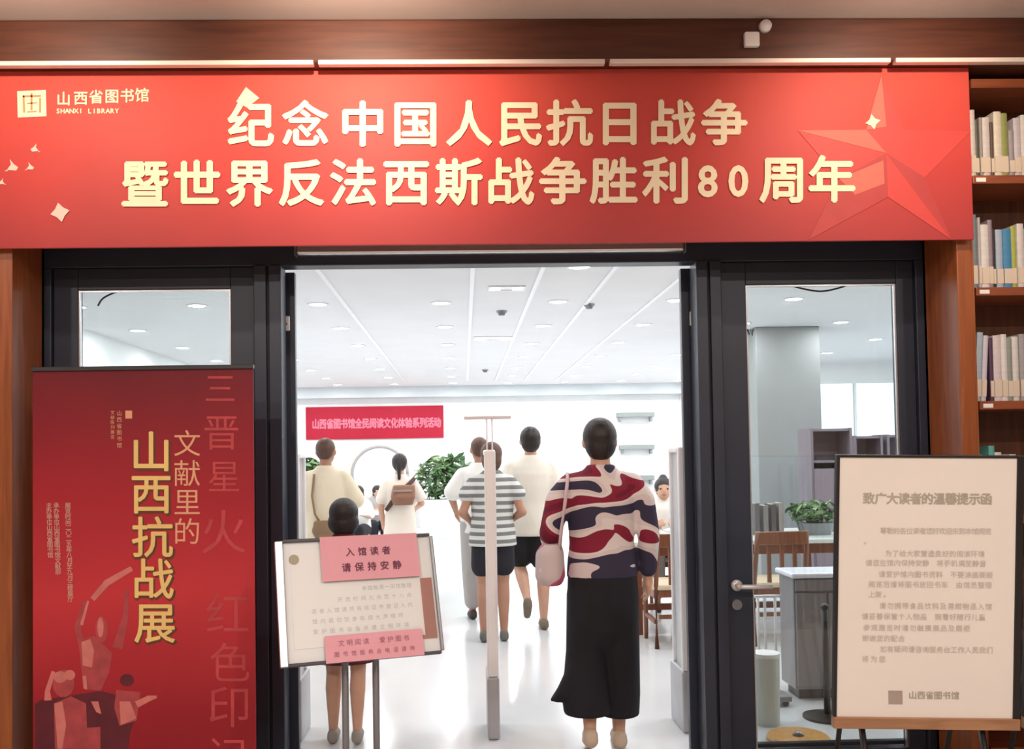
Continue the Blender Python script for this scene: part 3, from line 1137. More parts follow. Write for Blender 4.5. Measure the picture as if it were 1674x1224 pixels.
def book(label, x, y, z, th, h, d, c, lean=0.0, tagged=True, grp=None):
    r = thing('book', label, 'book', (x, y, z), 0, grp)
    r.rotation_euler = (0, lean, 0)
    b = B()
    # cover: rounded spine towards the reader and two boards
    n = 5
    prof = [(-th / 2, d)]
    prof += [(-th / 2 + th * k / n, .004 - .004 * math.sin(math.pi * k / n)) for k in range(n + 1)]
    prof += [(th / 2, d)]
    inner = [(th / 2 - .0015, d), (th / 2 - .0015, .0055), (-th / 2 + .0015, .0055), (-th / 2 + .0015, d)]
    loop = prof + inner
    m = len(loop)
    vs = [(p[0], p[1], 0) for p in loop] + [(p[0], p[1], h) for p in loop]
    fs = [(k, (k + 1) % m, m + (k + 1) % m, m + k) for k in range(m)]
    fs += [tuple(range(m))[::-1], tuple(range(m, 2 * m))]
    b.add(vs, fs)
    b.build('cover', bmat(c), r)
    B().box(-th / 2 + .0018, th / 2 - .0018, .006, d - .004, .003, h - .003).build('page_block', PAGES, r)
    if tagged:
        hl = h * .25
        B().box(-th / 2 + .001, th / 2 - .001, -.0012, .001, .02, .02 + hl).build('call_label', LABELM, r)
    return r


ordn = ['first', 'second', 'third', 'fourth', 'fifth', 'sixth', 'seventh', 'eighth', 'ninth', 'tenth', 'eleventh', 'twelfth', 'thirteenth', 'fourteenth', 'fifteenth', 'sixteenth']
shelves = [
    ('top shelf', 0, [('pale grey', (176, 172, 168), .018, .285), ('white', (206, 202, 198), .022, .305), ('dark grey-green', (92, 94, 84), .016, .262), ('grey', (150, 146, 142), .014, .27), ('white', (214, 208, 206), .034, .272), ('brown', (86, 66, 58), .014, .25), ('ivory', (222, 216, 200), .034, .296), ('olive green', (148, 156, 92), .030, .29), ('grey', (158, 154, 158), .024, .21), ('pale lilac', (204, 198, 208), .03, .268), ('white', (216, 214, 210), .03, .28), ('blue', (96, 130, 170), .03, .27)]),
    ('second shelf down', 1, [('rose pink', (204, 150, 160), .012, .31), ('slate blue', (122, 140, 152), .024, .335), ('pale grey', (188, 186, 188), .012, .32), ('white', (220, 218, 218), .034, .288), ('mauve grey', (150, 138, 150), .02, .31), ('black', (46, 42, 46), .012, .27), ('pale blue', (170, 186, 206), .03, .265), ('bright blue', (70, 138, 184), .038, .268), ('yellow-green', (176, 184, 80), .022, .28), ('white', (214, 212, 210), .03, .29), ('grey', (150, 150, 156), .03, .27)]),
    ('third shelf down', 2, [('pale blue', (172, 190, 204), .026, .31), ('lavender white', (206, 204, 218), .022, .295), ('dark purple', (84, 56, 82), .016, .285), ('pinkish white', (214, 204, 208), .034, .295), ('white', (222, 220, 220), .026, .30), ('grey-green', (142, 152, 146), .024, .28), ('white', (220, 218, 216), .03, .29), ('grey', (160, 160, 164), .03, .3)]),
    ('fourth shelf down', 3, [('white', (216, 216, 220), .03, .27), ('pale blue', (196, 206, 216), .026, .262), ('teal', (96, 176, 170), .026, .31), ('white', (222, 222, 224), .03, .28), ('pale lilac', (208, 204, 214), .03, .265), ('white', (220, 220, 218), .03, .27)]),
]
for nm, k, bl_ in shelves:
    x = bk0 + .015
    for i, (cn, c, th, h) in enumerate(bl_):
        lean = 0.0
        if k == 2 and i < 2:
            lean = R(4.0)
        if lean:
            # a leaning book rests on its lower left corner
            book('%s book leaning right, %s from the left on the bookcase %s' % (cn, ordn[i], nm), x + th / 2 + .003, YF + .045, shz[k] + th / 2 * math.sin(lean) + .001, th, h, .19, c, lean)
            x += th / math.cos(lean) + .003
            if i == 1:
                x += h * math.sin(lean)
        else:
            book('%s book, %s from the left on the bookcase %s' % (cn, ordn[i], nm), x + th / 2, YF + .04 + random.uniform(0, .012), shz[k] + .0005, th, h, .19, c)
            x += th + .0015

# left bookcase, only its edge in view
lb1 = pl0 - .002
lb0 = lb1 - .9
lbc = thing('bookcase', 'wooden bookcase at the left edge beside the red poster', 'bookcase', ((lb0 + lb1) / 2, YF + .17, 0))
lo_ = lbc.location
B().box(lb1 - .03, lb1, YF + .01, YF + .33, 0, zb_top - .03).build('side_panel', WOOD, lbc, bevel=.003, off=lo_)
B().box(lb0, lb0 + .03, YF + .01, YF + .33, 0, zb_top - .03).build('side_panel', WOOD, lbc, bevel=.003, off=lo_)
B().box(lb0 + .03, lb1 - .03, YF + .31, YF + .33, 0, zb_top - .03).build('back_panel', WOODD, lbc, off=lo_)
for z in (.1, .5, .9, 1.32, 1.76, 2.2, 2.6):
    B().box(lb0 + .03, lb1 - .03, YF + .02, YF + .31, z - .035, z).build('shelf', WOODS, lbc, bevel=.003, off=lo_)

# ================================================================== HALL CEILING FIXTURES
colsX = [-3.57, -2.46, -1.34, -.19, .91, 2.03, 3.15, 4.27, 5.4, 6.6, 7.8]
rowsY = [5.4, 6.98, 8.58, 10.18, 11.8, 13.4, 15.0, 16.6, 18.1]


def area_disk(parent, size, watts, col=(1, 1, 1), z=-.012, spread=None):
    l = bpy.data.lights.new('lamp_light', 'AREA')
    l.shape = 'DISK'
    l.size = size
    l.energy = watts
    l.color = col
    if spread:
        l.spread = spread
    o = bpy.data.objects.new('lamp_light', l)
    COL.objects.link(o)
    o.parent = parent
    o.location = (0, 0, z)
    return o


ring_me = B()
n_ = 24
vs = []
for r, z in ((.078, -.008), (.098, -.008), (.100, 0), (.078, 0)):
    vs += [(r * math.cos(2 * math.pi * k / n_), r * math.sin(2 * math.pi * k / n_), z) for k in range(n_)]
fs = []
for i in range(4):
    for k in range(n_):
        fs.append((i * n_ + k, ((i + 1) % 4) * n_ + k, ((i + 1) % 4) * n_ + (k + 1) % n_, i * n_ + (k + 1) % n_))
ring_me.add(vs, fs)
ringM = ring_me.mesh('trim_ring', True); ringM.materials.append(PLASTW)
disc = B().cyl((0, 0, -.001), (0, 0, -.005), .078, .078, 24)
discM = disc.mesh('diffuser'); discM.materials.append(LAMPGLOW)
for ri, y in enumerate(rowsY):
    for ci, x in enumerate(colsX):
        if x > STEPX - .1 and y > RBY - .3:
            continue
        if ri == 1 and x < 0.5:
            continue
        if c0.x - .15 < x < c1.x + .15 and 10.3 < y < 11.4:
            continue
        lab = 'round ceiling downlight of the hall, %s row from the door, %s from the left wall' % (ordn[ri], ordn[ci])
        t = thing('downlight', lab, 'ceiling light', (x, y, HC), 0, 'round downlights in the hall ceiling')
        for nme, me in (('trim_ring', ringM), ('diffuser', discM)):
            o = bpy.data.objects.new(nme, me)
            COL.objects.link(o)
            o.parent = t
        area_disk(t, .15, HALL_LAMP, (1.0, .985, .97))

# small ceiling devices
for i, (px, py, lab) in enumerate(((820, 508, 'small dark smoke detector on the hall ceiling beside the central vent'), (963, 497, 'small dark smoke detector on the hall ceiling right of the second light track'), (793, 604, 'tiny dark smoke detector far back on the hall ceiling'))):
    q = PZ(px, py, HC)
    t = thing('smoke_detector', lab, 'detector', q)
    B().cyl((0, 0, 0), (0, 0, -.02), .055, .05, 20).build('mount', GREYM, t)
    B().cyl((0, 0, -.02), (0, 0, -.045), .038, .03, 20).build('head', mat('detector_grey', (120, 120, 122), .5), t)
for i, (px, py, w, d, lab) in enumerate(((828, 470, .32, .20, 'white rectangular ceiling light panel nearest the door'), (806, 552, .48, .30, 'white rectangular ceiling light panel farther back in the hall'))):
    q = PZ(px, py, HC)
    t = thing('ceiling_panel_light', lab, 'ceiling light', q)
    b = B()
    for a, c, e, g in ((-w / 2, w / 2, -d / 2, -d / 2 + .02), (-w / 2, w / 2, d / 2 - .02, d / 2), (-w / 2, -w / 2 + .02, -d / 2 + .02, d / 2 - .02), (w / 2 - .02, w / 2, -d / 2 + .02, d / 2 - .02)):
        b.box(a, c, e, g, -.014, 0)
    b.build('frame', PLASTW, t, bevel=.003)
    B().box(-w / 2 + .02, -w / 6, -d / 2 + .02, d / 2 - .02, -.008, 0).build('diffuser', MATS['panel_glow'] if 'panel_glow' in MATS else emitter('panel_glow', (250, 250, 250), 1.2), t)
    B().box(w / 6, w / 2 - .02, -d / 2 + .02, d / 2 - .02, -.008, 0).build('diffuser', MATS['panel_glow'], t)
    B().box(-w / 6, w / 6, -d / 2 + .02, d / 2 - .02, -.006, 0).build('centre_plate', PLASTW, t)

# ================================================================== LOBBY LIGHTS
for i, (x, y, w, lab) in enumerate(((-3.2, .6, 1, 'far left'), (-1.2, .6, 1, 'left'), (1.2, .6, 1, 'right'), (3.2, .6, 1, 'far right'), (-2.2, -1.4, 1, 'rear left'), (2.2, -1.4, 1, 'rear right'))):  # unseen downlights, added as general fill light for the lobby
    t = thing('downlight', 'added warm fill downlight on the lobby ceiling, %s of the six behind the camera' % lab, 'ceiling light', (x, y, LZ), 0, 'added lobby fill downlights')
    o = bpy.data.objects.new('trim_ring', ringM); COL.objects.link(o); o.parent = t
    m2 = discM.copy(); m2.materials.clear(); m2.materials.append(LAMPGLOWW)
    o = bpy.data.objects.new('diffuser', m2); COL.objects.link(o); o.parent = t
    area_disk(t, .15, LOBBY_FILL * 4, (1.0, .90, .82))
# three ceiling spotlights aimed at the banner
for i, (x, pw, tx, tz, lab) in enumerate(((-1.75, .50, -1.65, 2.95, 'left'), (-.45, .85, -.4, 2.95, 'middle'), (1.85, .55, 1.9, 2.75, 'right'))):
    y = 2.95
    t = thing('spotlight', 'small ceiling spotlight aimed at the red banner, the %s one' % lab, 'spotlight', (x, y, LZ), 0)
    dirv = (Vector((tx, YBN, tz)) - Vector((x, y, LZ - .10))).normalized()
    qd = dirv.to_track_quat('-Z', 'Y')
    B().cyl((0, 0, 0), (0, 0, -.02), .04, .04, 20).build('mount', PLASTW, t)
    B().cyl((0, 0, -.02), (0, 0, -.09), .008).build('stem', PLASTW, t)
    hd = B()
    n = 24
    c = Vector((0, 0, -.10))
    ring = lambda r, l: [c + qd @ Vector((r * math.cos(2 * math.pi * k / n), r * math.sin(2 * math.pi * k / n), -l)) for k in range(n)]
    vs = ring(.038, -.05) + ring(.042, .05) + ring(.037, .05) + ring(.034, .02)
    fs = [(j * n + k, j * n + (k + 1) % n, (j + 1) * n + (k + 1) % n, (j + 1) * n + k) for j in range(3) for k in range(n)]
    fs.append(tuple(range(n))[::-1])
    hd.add(vs, fs)
    hd.build('lamp_head', PLASTW, t, smooth=True)
    l = bpy.data.lights.new('spot_beam', 'SPOT')
    l.energy = SPOT_LAMP * pw
    l.spot_size = R(100)
    l.spot_blend = .9
    l.shadow_soft_size = .03
    l.color = (1.0, .80, .62)
    lo2 = bpy.data.objects.new('spot_beam', l)
    COL.objects.link(lo2)
    lo2.parent = t
    lo2.location = c + dirv * .055
    lo2.rotation_euler = qd.to_euler()

# ================================================================== SECURITY GATES
BRK = mat('pale_bracket', (240, 236, 240), .5, var=.03)


def gate(label, X, Y, bracket=False):
    r = thing('security_gate', label, 'security gate', (X, Y, 0))
    zt = P(802, 735, 4.75).z
    L = .27
    B().box(-.032, .032, 0, L + .02, 0, .32).build('base', mat('gate_base_grey', (176, 177, 182), .4, .1), r, bevel=.012)
    B().box(-.03, .03, 0, .035, .32, zt).build('edge_profile', PLASTW, r, bevel=.012)
    B().box(-.006, .006, .035, L - .03, .32, zt - .03).build('acrylic_panel', MILK, r)
    B().box(-.022, .022, L - .03, L, .32, zt).build('edge_profile', PLASTW, r, bevel=.01)
    B().box(-.03, .03, .035, L - .03, zt - .03, zt).build('top_cap', PLASTW, r, bevel=.008)
    if bracket:
        zt2 = P(797, 682, 4.75).z
        for dx in (-.012, .016):
            B().cyl((dx, .05, zt), (dx, .05, zt2), .004).build('bracket_rod', BRK, r, smooth=True)
        B().box(-.13, .115, .035, .065, zt2 - .008, zt2 + .008).build('crossbar', BRK, r, bevel=.003)
    return r


gx = P(803, 900, 4.75).x
gate('white security gate in the middle of the entrance with a thin T-shaped bracket on top', gx, 4.75, True)
gate('white security gate close to the right door post', P(1121, 900, 4.78).x, 4.78)
gate('white security gate close to the left door post, mostly hidden', P(480, 900, 4.78).x, 4.78)

# ================================================================== FAR WALL DECORATION
YR = FARY - .03
rb0, rb1 = P(500, 690, YR), P(725, 690, YR)
rz0, rz1 = P(612, 717, YR).z, P(612, 664, YR).z
rb = thing('wall_banner', 'long red slogan banner on the far white wall', 'banner', ((rb0.x + rb1.x) / 2, YR, rz0))
B().box(rb0.x, rb1.x, YR, YR + .012, rz0, rz1).build('cloth', mat('magenta_red_cloth', (178, 16, 50), .7, var=.05), rb, off=rb.location)
tx = '山西省图书馆全民阅读文化体验系列活动'
lettering('lettering', [(c, 516 + i * (715 - 516) / (len(tx) - 1), 691.5 - (i - 8) * .16, 17, .72) for i, c in enumerate(tx)], rb, mat('pink_white_print', (226, 120, 142), .6), YR - .006, rb.location, .05)

# ring panel below it: cream panel with a round white opening framed by a grey ring
YK = FARY - .5
rc = P(621, 775, YK)
rr = 45 / F * YK
ringp = thing('round_screen', 'cream screen panel with a round white disc under the red slogan banner', 'screen', (rc.x, YK, 0))
sw = B()
PE = mat('peach_panel', (246, 226, 208), .7, var=.02)
x0, x1 = P(536, 775, YK).x, P(666, 775, YK).x
zt = P(600, 722, YK).z
B().box(x0, x1, YK, YK + .04, 0, zt).build('panel', PE, ringp, off=ringp.location)
b = B()
n = 48
b.cyl((rc.x, YK, rc.z), (rc.x, YK - .012, rc.z), rr - .03, rr - .03, n)
b.build('disc', WHITE, ringp, off=ringp.location)
pts = [(rc.x + rr * math.cos(2 * math.pi * k / 48), YK - .012, rc.z + rr * math.sin(2 * math.pi * k / 48)) for k in range(49)]
B().tube(pts, .03, 8).build('ring', mat('ring_grey', (168, 166, 168), .5), ringp, smooth=True, off=ringp.location)

# wall shelves at the right of the far wall
YW = FARY - .2
for i, (a, c, y, lab) in enumerate(((1010, 1070, 678, 'topmost of three short grey wall shelves on the far wall'), (1014, 1070, 731, 'middle of three short grey wall shelves on the far wall'), (1040, 1070, 781, 'lowest of three short grey wall shelves on the far wall'))):
    q0, q1 = P(a, y, YW), P(c, y, YW)
    t = thing('wall_shelf', lab, 'shelf', ((q0.x + q1.x) / 2, YW, q0.z))
    B().box(q0.x, q1.x, YW, FARY, q0.z - .045, q0.z + .045).build('board', mat('shelf_grey', (150, 158, 156), .6, var=.04), t, bevel=.006, off=t.location)
    for xx in (q0.x + .06, q1.x - .06):
        B().box(xx - .02, xx + .02, YW + .03, FARY, q0.z - .14, q0.z - .045).build('bracket', MATS['shelf_grey'], t, off=t.location)


# ================================================================== PLANTS
LEAF = [mat('leaf_green_%d' % k, c, .5, var=.25, scale=8) for k, c in enumerate(((100, 134, 88), (134, 164, 112), (74, 106, 72)))]


def bush(root, c, rx, ry, rz, n, size, seed, m):
    rnd = random.Random(seed)
    b = B()
    for _ in range(n):
        while True:
            d = Vector((rnd.uniform(-1, 1), rnd.uniform(-1, 1), rnd.uniform(-1, 1)))
            if .3 < d.length < 1:
                break
        p = Vector((c[0] + d.x * rx, c[1] + d.y * ry, c[2] + d.z * rz))
        s = size * rnd.uniform(.6, 1.3)
        q = Euler((rnd.uniform(-1.0, 1.0), rnd.uniform(-.8, .8), rnd.uniform(0, 6.28))).to_matrix()
        vs = [q @ Vector(v) * s + p for v in ((0, -1, 0), (.32, -.35, .08), (.30, .3, .06), (0, 1, -.12), (-.30, .3, .06), (-.32, -.35, .08), (0, 0, -.03))]
        b.add(vs, [(0, 1, 6), (1, 2, 6), (2, 3, 6), (3, 4, 6), (4, 5, 6), (5, 0, 6)])
    o = b.build('foliage', m, root)
    return o


def planter(name, label, loc, w, d, h, m, bw, bh, seed, lsize=.11):
    r = thing(name, label, 'plant', loc)
    b = B()
    t = .03
    b.box(-w / 2, w / 2, -d / 2, -d / 2 + t, 0, h); b.box(-w / 2, w / 2, d / 2 - t, d / 2, 0, h)
    b.box(-w / 2, -w / 2 + t, -d / 2 + t, d / 2 - t, 0, h); b.box(w / 2 - t, w / 2, -d / 2 + t, d / 2 - t, 0, h)
    b.box(-w / 2 + t, w / 2 - t, -d / 2 + t, d / 2 - t, 0, .04)
    b.build('planter_box', m, r)
    B().box(-w / 2 + t, w / 2 - t, -d / 2 + t, d / 2 - t, h - .09, h - .05).build('soil', mat('soil', (60, 46, 38), .9, var=.3, scale=30), r)
    for k in range(5):
        x = (k - 2) * w * .17
        B().tube([(x, 0, h - .07), (x + .02, .02, h + bh * .3), (x * 1.3, -.02, h + bh * .7)], .012, 6).build('stem', mat('stem_brown', (92, 80, 56), .8), r, smooth=True)
    f = []
    for k in range(3):
        o = bush(r, (0, 0, h + bh * .5), bw / 2, max(d * .6, .25), bh / 2, 150, lsize, seed + k, LEAF[k])
        o['kind'] = 'stuff'
    return r


q = PZ(731, 880, 0)
planter('planter', 'white planter box with a dense green bush against the far wall', (q.x, q.y, 0), .92, .42, .70, mat('white_planter', (222, 232, 230), .5, var=.03), 1.15, .78, 11)
q = P(503, 830, 15.5)
planter('planter', 'black planter with a green bush at the left edge of the opening', (q.x, 15.5, 0), .55, .4, .72, mat('black_planter', (40, 36, 38), .5, var=.1), .7, .75, 31)


# ================================================================== TABLE, CHAIRS AND THINGS AT THE RIGHT
def chair(label, loc, rotz):
    r = thing('wooden_chair', label, 'chair', loc, rotz)
    # faces +Y (seat front at +Y)
    for sx in (-1, 1):
        B().loft([(sx * .2, .2, 0, .016, .016), (sx * .2, .2, .43, .02, .02)], 10).build('leg', OAK, r, smooth=True)
        B().tube([(sx * .2, -.2, 0), (sx * .2, -.2, .45), (sx * .195, -.24, .66), (sx * .19, -.27, .86)], .018, 10).build('leg', OAK, r, smooth=True)
        B().box(sx * .2 - .012, sx * .2 + .012, -.18, .18, .18, .21).build('stretcher', OAK, r)
        B().box(sx * .2 - .012, sx * .2 + .012, -.18, .18, .38, .43).build('seat_rail', OAK, r)
    B().box(-.18, .18, .19, .21, .38, .43).build('seat_rail', OAK, r)
    B().box(-.18, .18, -.21, -.19, .38, .43).build('seat_rail', OAK, r)
    B().box(-.18, .18, -.21, -.19, .22, .25).build('stretcher', OAK, r)
    B().box(-.225, .225, -.215, .23, .43, .475).build('seat_cushion', mat('cream_cushion', (214, 196, 170), .8, var=.04), r, bevel=.018)
    bk = B()
    bk.box(-.19, .19, -.285, -.258, .76, .86)
    bk.build('backrest', OAK, r, bevel=.008)
    for x in (-.1, 0, .1):
        B().box(x - .014, x + .014, -.262, -.244, .48, .76).moved(Matrix.Rotation(0, 4, 'X')).build('back_slat', OAK, r)
    return r


ch1 = chair('brown wooden chair with cream seat right behind the patterned-blouse woman', (1.62, 7.05, 0), 0)
dup(ch1, (2.35, 7.08, 0), R(4), 'brown wooden chair seen through the right door glass')
dup(ch1, (1.95, 8.85, 0), R(180), 'brown wooden chair on the far side of the reading table, sat on by the reader')
tb = thing('reading_table', 'long reading table with a pale grey top and brown frame', 'table', (2.25, 7.85, 0))
B().box(-.95, .95, -.55, .55, .715, .75).build('table_top', mat('grey_green_top', (206, 212, 208), .3, var=.03), tb, bevel=.006)
B().box(-.88, .88, -.48, .48, .63, .714).build('apron', OAK, tb)
for sx in (-1, 1):
    for sy in (-1, 1):
        B().box(sx * .86 - .03, sx * .86 + .03, sy * .45 - .03, sy * .45 + .03, 0, .63).build('leg', OAK, tb, bevel=.004)
B().box(-.86, .86, -.02, .02, .12, .17).build('foot_rail', OAK, tb)
# dark low step platform under the chairs
pf = thing('low_platform', 'dark brown low platform strip on the floor beneath the wooden chair', 'platform', (2.1, 6.9, 0))
# upright magazines on the table
for i, (px, c, cn, hh) in enumerate(((1236, (96, 92, 96), 'dark grey', .27), (1250, (126, 122, 122), 'mid grey', .25), (1263, (84, 78, 80), 'charcoal', .26), (1275, (150, 146, 142), 'pale grey', .27))):
    x = P(px, 870, 7.75).x
    book('%s upright book on the reading table, %s from the door frame' % (cn, ordn[i]), x, 7.7, .7505, .04, hh, .19, c, 0, False)
# potted plant on the table
q = P(1330, 900, 7.7)
r = thing('potted_plant', 'low green leafy plant in a grey trough at the right end of the reading table', 'plant', (q.x + .02, 7.7, .7506))
b = B().loft([(0, 0, 0, .13, .08), (0, 0, .10, .16, .10)], 20)
b.build('trough', GREYM, r, smooth=False)
for k in range(3):
    o = bush(r, (0, 0, .19), .24, .16, .10, 90, .045, 60 + k, LEAF[k])
    o['kind'] = 'stuff'
    o.name = 'foliage'
bpy.data.objects.remove(pf)

# tall grey-violet book stacks behind
STK = mat('stack_grey_violet', (122, 112, 122), .6, var=.06)
def stack(label, x0, x1, y, h):
    r = thing('book_stack_unit', label, 'bookshelf', ((x0 + x1) / 2, y, 0))
    w = (x1 - x0) / 2
    B().box(-w, -w + .025, 0, .35, 0, h).build('side_panel', STK, r)
    B().box(w - .025, w, 0, .35, 0, h).build('side_panel', STK, r)
    B().box(-w + .025, w - .025, .33, .35, 0, h).build('back_panel', STK, r)
    for k in range(6):
        z = .08 + k * (h - .11) / 5
        B().box(-w + .025, w - .025, .01, .33, z, z + .025).build('shelf', STK, r)
    B().box(-w + .025, w - .025, -.01, .01, .03, h - .4).build('door', mat('stack_door', (134, 122, 130), .5, var=.05), r)
    return r


for i, (a, c, y, zt_, lab) in enumerate(((1326, 1394, 9.0, 700, 'grey-violet bookshelf beside the column, leftmost and tallest'), (1397, 1444, 9.3, 712, 'grey-violet bookshelf, second from the column'), (1451, 1560, 9.3, 710, 'grey-violet bookshelf, third from the column, partly behind the door stile'))):
    stack(lab, P(a, 745, y).x, P(c, 745, y).x, y, P(a, zt_, y).z)

# service counter behind the right door glass
YC = 5.35
k0, k1 = P(1298, 940, YC).x, P(1462, 940, YC).x
kz = P(1330, 936, YC).z
ct = thing('service_counter', 'grey metal service counter with a white top behind the right door glass', 'counter', ((k0 + k1) / 2, YC, 0))
w = (k1 - k0) / 2
CG = mat('counter_grey', (142, 138, 142), .45, .2, var=.05)
B().box(-w, w, .02, .26, .06, kz - .03).build('body', CG, ct, bevel=.006)
B().box(-w - .02, w + .02, -.02, .28, kz - .03, kz).build('counter_top', mat('counter_white', (232, 236, 248), .25, var=.02), ct, bevel=.01)
B().box(-w + .03, w - .03, .05, .23, 0, .06).build('plinth', DGREY, ct)
for k in range(3):
    x0 = -w + .01 + k * (2 * w - .02) / 3
    x1 = x0 + (2 * w - .02) / 3 - .012
    d_ = B().box(x0, x1, .004, .02, .08, kz - .12).build('door', CG, ct, bevel=.004)
B().box(-w + .01, w - .01, .004, .02, kz - .108, kz - .04).build('drawer', CG, ct, bevel=.004)
# book drop bin, amber floor disc, post
q = P(1253, 1192, 5.0)
bn = thing('waste_bin', 'small pale green-white bin behind the right door glass', 'bin', (P(1253, 1130, 4.92).x, 4.92, 0))
B().loft([(0, 0, 0, .066, .066), (0, 0, .36, .072, .072)], 24).build('body', mat('pale_bin', (208, 216, 210), .5, var=.03), bn, smooth=False)
B().loft([(0, 0, .36, .076, .076), (0, 0, .38, .074, .074)], 24).build('rim', PLASTW, bn)
q = PZ(1288, 1204, 0.03)
dm = thing('floor_disc', 'flat round amber wooden base on the floor behind the right door glass', 'base', (q.x + .06, q.y + .02, 0))
B().loft([(0, 0, 0, .155, .155), (0, 0, .02, .155, .155), (0, 0, .03, .145, .145)], 32).build('disc', wood('amber_wood', (190, 134, 66), (216, 164, 92)), dm)
B().loft([(0, 0, .03, .03, .03), (0, 0, .05, .012, .012)], 16).build('hub', GREYM, dm, smooth=True)
q = P(1351, 1100, 5.0)
po = thing('queue_post', 'slim black queue post in front of the service counter', 'post', (q.x, 5.0, 0))
zt_ = P(1351, 992, 5.0).z
B().cyl((0, 0, .02), (0, 0, zt_), .018, .018, 16).build('pole', BLACK, po, smooth=True)
B().loft([(0, 0, 0, .13, .13), (0, 0, .012, .13, .13), (0, 0, .025, .05, .05)], 28).build('base', BLACK, po)
B().ell((0, 0, zt_), (.024, .024, .02)).build('cap', BLACK, po, smooth=True)
# chrome cart with upright bars left of the counter
q = P(1256, 1000, 5.3)
cr_ = thing('chrome_cart', 'slim chrome cart with upright bars left of the service counter', 'cart', (q.x, 5.3, 0))
for x in (-.06, -.02, .04):
    B().cyl((x, 0, .06), (x, 0, .62), .008).build('bar', CHROME, cr_, smooth=True)
B().box(-.1, .1, -.08, .08, .03, .06).build('deck', GREYM, cr_, bevel=.006)
B().cyl((-.08, 0, .62), (.07, 0, .62), .009).build('handle', CHROME, cr_, smooth=True)
for x in (-.07, .07):
    B().cyl((x, -.06, .018), (x, -.04, .018), .018).build('wheel', BLACK, cr_, smooth=True)

# far white table where two people sit
YTB = 12.6
q = P(601, 850, YTB)
ft = thing('white_table', 'small white table in front of the round disc panel', 'table', (q.x, YTB, 0))
B().box(-.45, .45, -.3, .3, .69, .72).build('table_top', PLASTW, ft, bevel=.006)
for sx in (-1, 1):
    for sy in (-1, 1):
        B().cyl((sx * .38, sy * .24, 0), (sx * .38, sy * .24, .69), .018).build('leg', GREYM, ft, smooth=True)

# ================================================================== PEOPLE
def J(**kw):
    j = dict(head=(0, .006, .930), neck=(0, -.006, .838),
             shl=(-.106, -.004, .812), shr=(.106, -.004, .812),
             ell=(-.128, -.018, .640), elr=(.128, -.018, .640),
             wrl=(-.132, .030, .492), wrr=(.132, .030, .492),
             hil=(-.052, 0, .520), hir=(.052, 0, .520),
             knl=(-.054, .008, .285), knr=(.054, .008, .285),
             anl=(-.054, -.012, .048), anr=(.054, -.012, .048),
             tol=None, tor=None, up=0.0, lean=0.0)
    j.update(kw)
    return {k: (Vector(v) if isinstance(v, tuple) else v) for k, v in j.items()}


